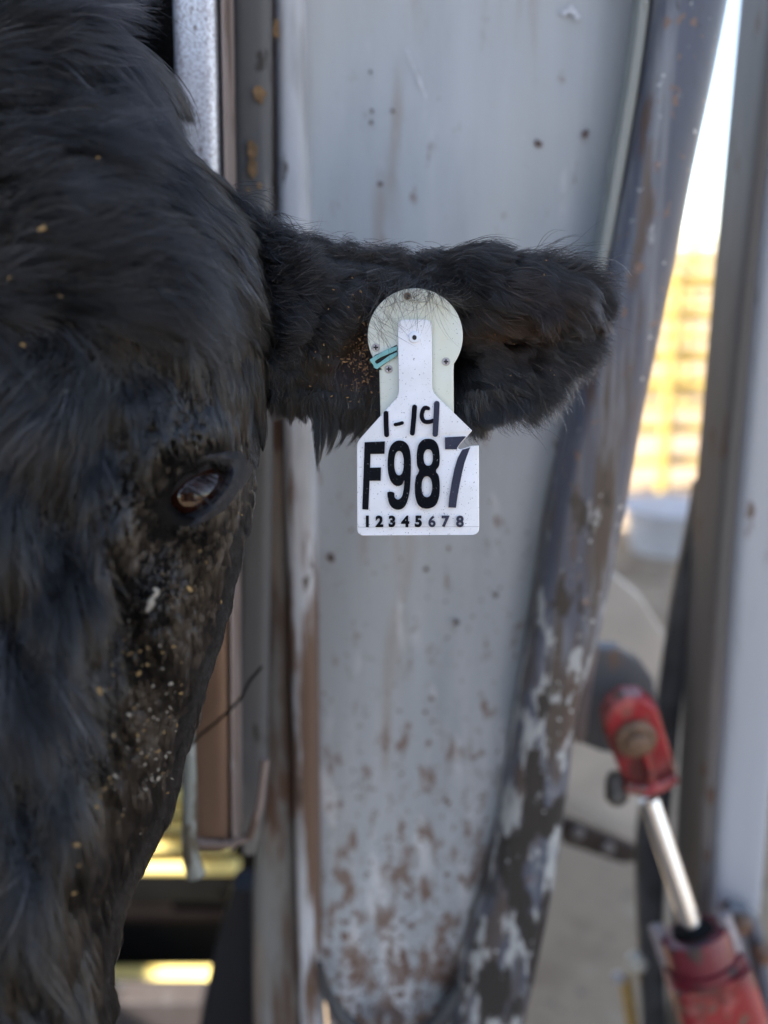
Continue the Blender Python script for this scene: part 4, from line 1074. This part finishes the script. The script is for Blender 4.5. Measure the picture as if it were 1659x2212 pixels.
# round electronic tag
rt = thing('round_ear_tag', CP3(625, 1120, .543), 'round pale green plastic electronic tag with small screws pinned in the ear', 'electronic tag')
cx, cy, rr = 625, 490, 383
a0 = math.asin((760 - cy) / rr); 
arc = [(cx + rr * math.cos(a), cy + rr * math.sin(a)) for a in np.linspace(math.pi - a0 + .0, 2 * math.pi + a0 - .16, 80)]
case_pts = [(345, 1150), (335, 765)] + arc + [(933, 770), (936, 1150)]
flat('casing', [case_pts], M_cas, rt, .5345, .009, bevel=.0007)
rim = [(cx + 358 * math.cos(a), cy + 358 * math.sin(a)) for a in np.linspace(math.pi * 1.02, 2 * math.pi - .02, 60)]
def strokes(name, lists, width, mat, parent, d, thick=.0003):
    polys = []
    for ln in lists:
        w_ = width
        if isinstance(ln[0], (int, float)): w_, ln = ln[0], ln[1]
        p = np.array(ln, float); t = np.gradient(p, axis=0); t /= np.linalg.norm(t, axis=1, keepdims=True) + 1e-9
        nrm = np.stack([-t[:, 1], t[:, 0]], 1)
        L_ = p + nrm * w_ / 2; R_ = p - nrm * w_ / 2
        e1 = [tuple(p[-1] + w_ / 2 * (math.cos(a) * nrm[-1] + math.sin(a) * t[-1])) for a in np.linspace(0.2, math.pi - .2, 7)]
        e0 = [tuple(p[0] + w_ / 2 * (-math.cos(a) * nrm[0] - math.sin(a) * t[0])) for a in np.linspace(0.2, math.pi - .2, 7)]
        polys.append([tuple(q) for q in L_] + e1 + [tuple(q) for q in R_[::-1]] + e0)
    for i, pl in enumerate(polys):
        yield pl
def stroke_obj(name, lists, width, mat, parent, d, thick=.0003):
    return flat(name, list(strokes(name, lists, width, mat, parent, d)), mat, parent, d, thick)
M_line = simple('moulding_line', (.42, .43, .36), .6)
stroke_obj('moulding_line', [[(380, 262), (450, 225), (540, 208), (640, 205), (740, 218), (830, 245), (900, 285)]], 5, M_line, rt, .5342)
for (x, y, mt) in ((562, 170, M_boltrust), (308, 583, M_screw), (412, 757, M_screw), (873, 697, M_screw)):
    s = flat('screw', [circ(x, y, 29, 29, 24)], mt, rt, .5338, .001, bevel=.0002)
    flat('cross_slot', [roundpoly([(x - 19, y - 6), (x - 6, y - 6), (x - 6, y - 19), (x + 6, y - 19), (x + 6, y - 6), (x + 19, y - 6), (x + 19, y + 6), (x + 6, y + 6), (x + 6, y + 19), (x - 6, y + 19), (x - 6, y + 6), (x - 19, y + 6)], 0)], M_hole, s, .5336, .0004)
    flat('screw_recess', [circ(x, y, 34, 34, 24)], M_line, rt, .5341, .001)
flat('clip_recess', [[(478, 560), (478, 650), (330, 752), (268, 690), (300, 645), (400, 600)]], M_hole, rt, .5340, .001)
flat('teal_clip', [[(480, 572), (400, 596), (300, 652), (258, 682), (270, 705), (285, 722), (296, 748), (318, 758), (330, 748), (400, 700), (480, 650), (480, 618), (420, 645), (345, 700), (318, 716), (300, 700), (306, 688), (345, 664), (420, 632), (480, 606)]], M_teal, rt, .5318, .0025, bevel=.0003)

# white hanging tag
wt = thing('ear_tag', CP3(640, 2098, TD + .001), 'white plastic cattle ear tag reading 1-14 F987 12345678, torn at its right corner', 'ear tag')
out = roundpoly([(484, 358), (757, 358), (762, 940), (1083, 1252), (1040, 1302), (985, 1362), (966, 1392), (985, 1403), (1030, 1390), (1080, 1374), (1137, 1370), (1140, 2090), (158, 2098), (155, 1345), (493, 968)],
                [55, 55, 45, 3, 8, 8, 9, 6, 6, 6, 4, 60, 60, 40, 45], 6)
flat('tag_plate', [out], M_white, wt, TD, .0014, bevel=.0004)
flat('rivet_boss', [circ(620, 500, 46, 46, 40)], M_boss, wt, TD - .0012, .002, bevel=.0005)
flat('rivet_hole', [circ(619, 503, 18, 20, 24)], M_hole, wt, TD - .00135, .0004)
flat('crease_line', [[(165, 2026), (1138, 2022), (1138, 2026), (165, 2030)]], simple('crease_grey', (.45, .45, .47), .6), wt, TD - .0001, .0003)
FI = TD - .0003
flat('printed_letter', [[(218, 1345), (382, 1338), (378, 1438), (265, 1440), (262, 1550), (350, 1548), (347, 1655), (258, 1655), (248, 1888), (199, 1885)]], M_ink, wt, FI, .0004)
nine = catmull([(402, 1750), (453, 1750), (460, 1788), (477, 1804), (498, 1802), (520, 1776), (533, 1715), (537, 1650), (520, 1684), (490, 1697), (455, 1688), (425, 1650), (406, 1580), (403, 1500), (412, 1420), (432, 1370), (465, 1339), (500, 1331), (540, 1341), (572, 1378),
                (587, 1440), (591, 1520), (588, 1630), (580, 1740), (562, 1820), (535, 1868), (495, 1888), (450, 1878), (415, 1835)], 5)
flat('printed_numeral', [nine, circ(495, 1513, 38, 98, 48, 2.3)], M_ink, wt, FI, .0004)
eight = catmull([(730, 1317), (775, 1328), (808, 1370), (822, 1450), (818, 1530), (792, 1575), (815, 1620), (823, 1700), (816, 1790), (785, 1855), (722, 1880), (660, 1860), (630, 1800), (621, 1710), (630, 1630), (655, 1577), (640, 1530), (637, 1450), (650, 1370), (685, 1328)], 6)
flat('printed_numeral', [eight, circ(730, 1468, 37, 66, 40, 2.3), circ(719, 1703, 42, 84, 40, 2.3)], M_ink, wt, FI, .0004)
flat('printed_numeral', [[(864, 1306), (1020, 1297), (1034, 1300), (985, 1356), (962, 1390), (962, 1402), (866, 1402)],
                         [(1003, 1405), (1030, 1398), (1068, 1386), (1050, 1432), (1022, 1510), (1000, 1600), (978, 1710), (962, 1800), (953, 1872), (891, 1870), (900, 1780), (918, 1670), (940, 1560), (965, 1475)]], M_ink_sheen, wt, FI, .0004)
flat('handwritten_mark', list(strokes('', [(40, [(390, 1112), (391, 1200), (395, 1285)])], 40, None, None, 0)), M_mark, wt, FI, .0004)
flat('handwritten_mark', list(strokes('', [(28, catmull([(465, 1203), (485, 1200), (520, 1190)], 4, False))], 40, None, None, 0)), M_mark, wt, FI, .0004)
flat('handwritten_mark', list(strokes('', [(40, [(620, 1062), (612, 1170), (602, 1272)])], 40, None, None, 0)), M_mark, wt, FI, .0004)
flat('handwritten_mark', list(strokes('', [(34, catmull([(728, 1074), (705, 1068), (686, 1090), (677, 1135), (692, 1172), (725, 1183), (770, 1172)], 5, False))], 40, None, None, 0)), M_mark, wt, FI, .0004)
flat('handwritten_mark', list(strokes('', [(45, [(799, 1035), (793, 1160), (786, 1280)])], 40, None, None, 0)), M_ink_sheen, wt, FI - .0001, .0005)
# small printed digits
for ch, x in zip('12345678', (240, 337, 438, 545, 650, 760, 870, 985)):
    cu = bpy.data.curves.new('digit', 'FONT'); cu.body = ch; cu.align_x = 'CENTER'; cu.size = 1; cu.offset = .033 if ch in '68' else .05; cu.extrude = .01; cu.resolution_u = 6
    tmp = bpy.data.objects.new('digit', cu); COL.objects.link(tmp)
    me = bpy.data.meshes.new_from_object(tmp.evaluated_get(bpy.context.evaluated_depsgraph_get())); bpy.data.objects.remove(tmp)
    v = np.array([tuple(p.co) for p in me.vertices]); f = [tuple(p.vertices) for p in me.polygons]
    y0, y1 = v[:, 1].min(), v[:, 1].max(); xm = (v[:, 0].min() + v[:, 0].max()) / 2
    k = 94 / (y1 - y0)
    X = x + (v[:, 0] - xm) * k * 1.0; Y = 1982 - (v[:, 1] - (y0 + y1) / 2) * k
    MB().add(CP3(X, Y, np.where(v[:, 2] > 0, FI, FI + .0004) + bend(X, Y)), f).build('printed_digit', M_ink if ch in '12345' else M_ink_sheen, wt, smooth=False)
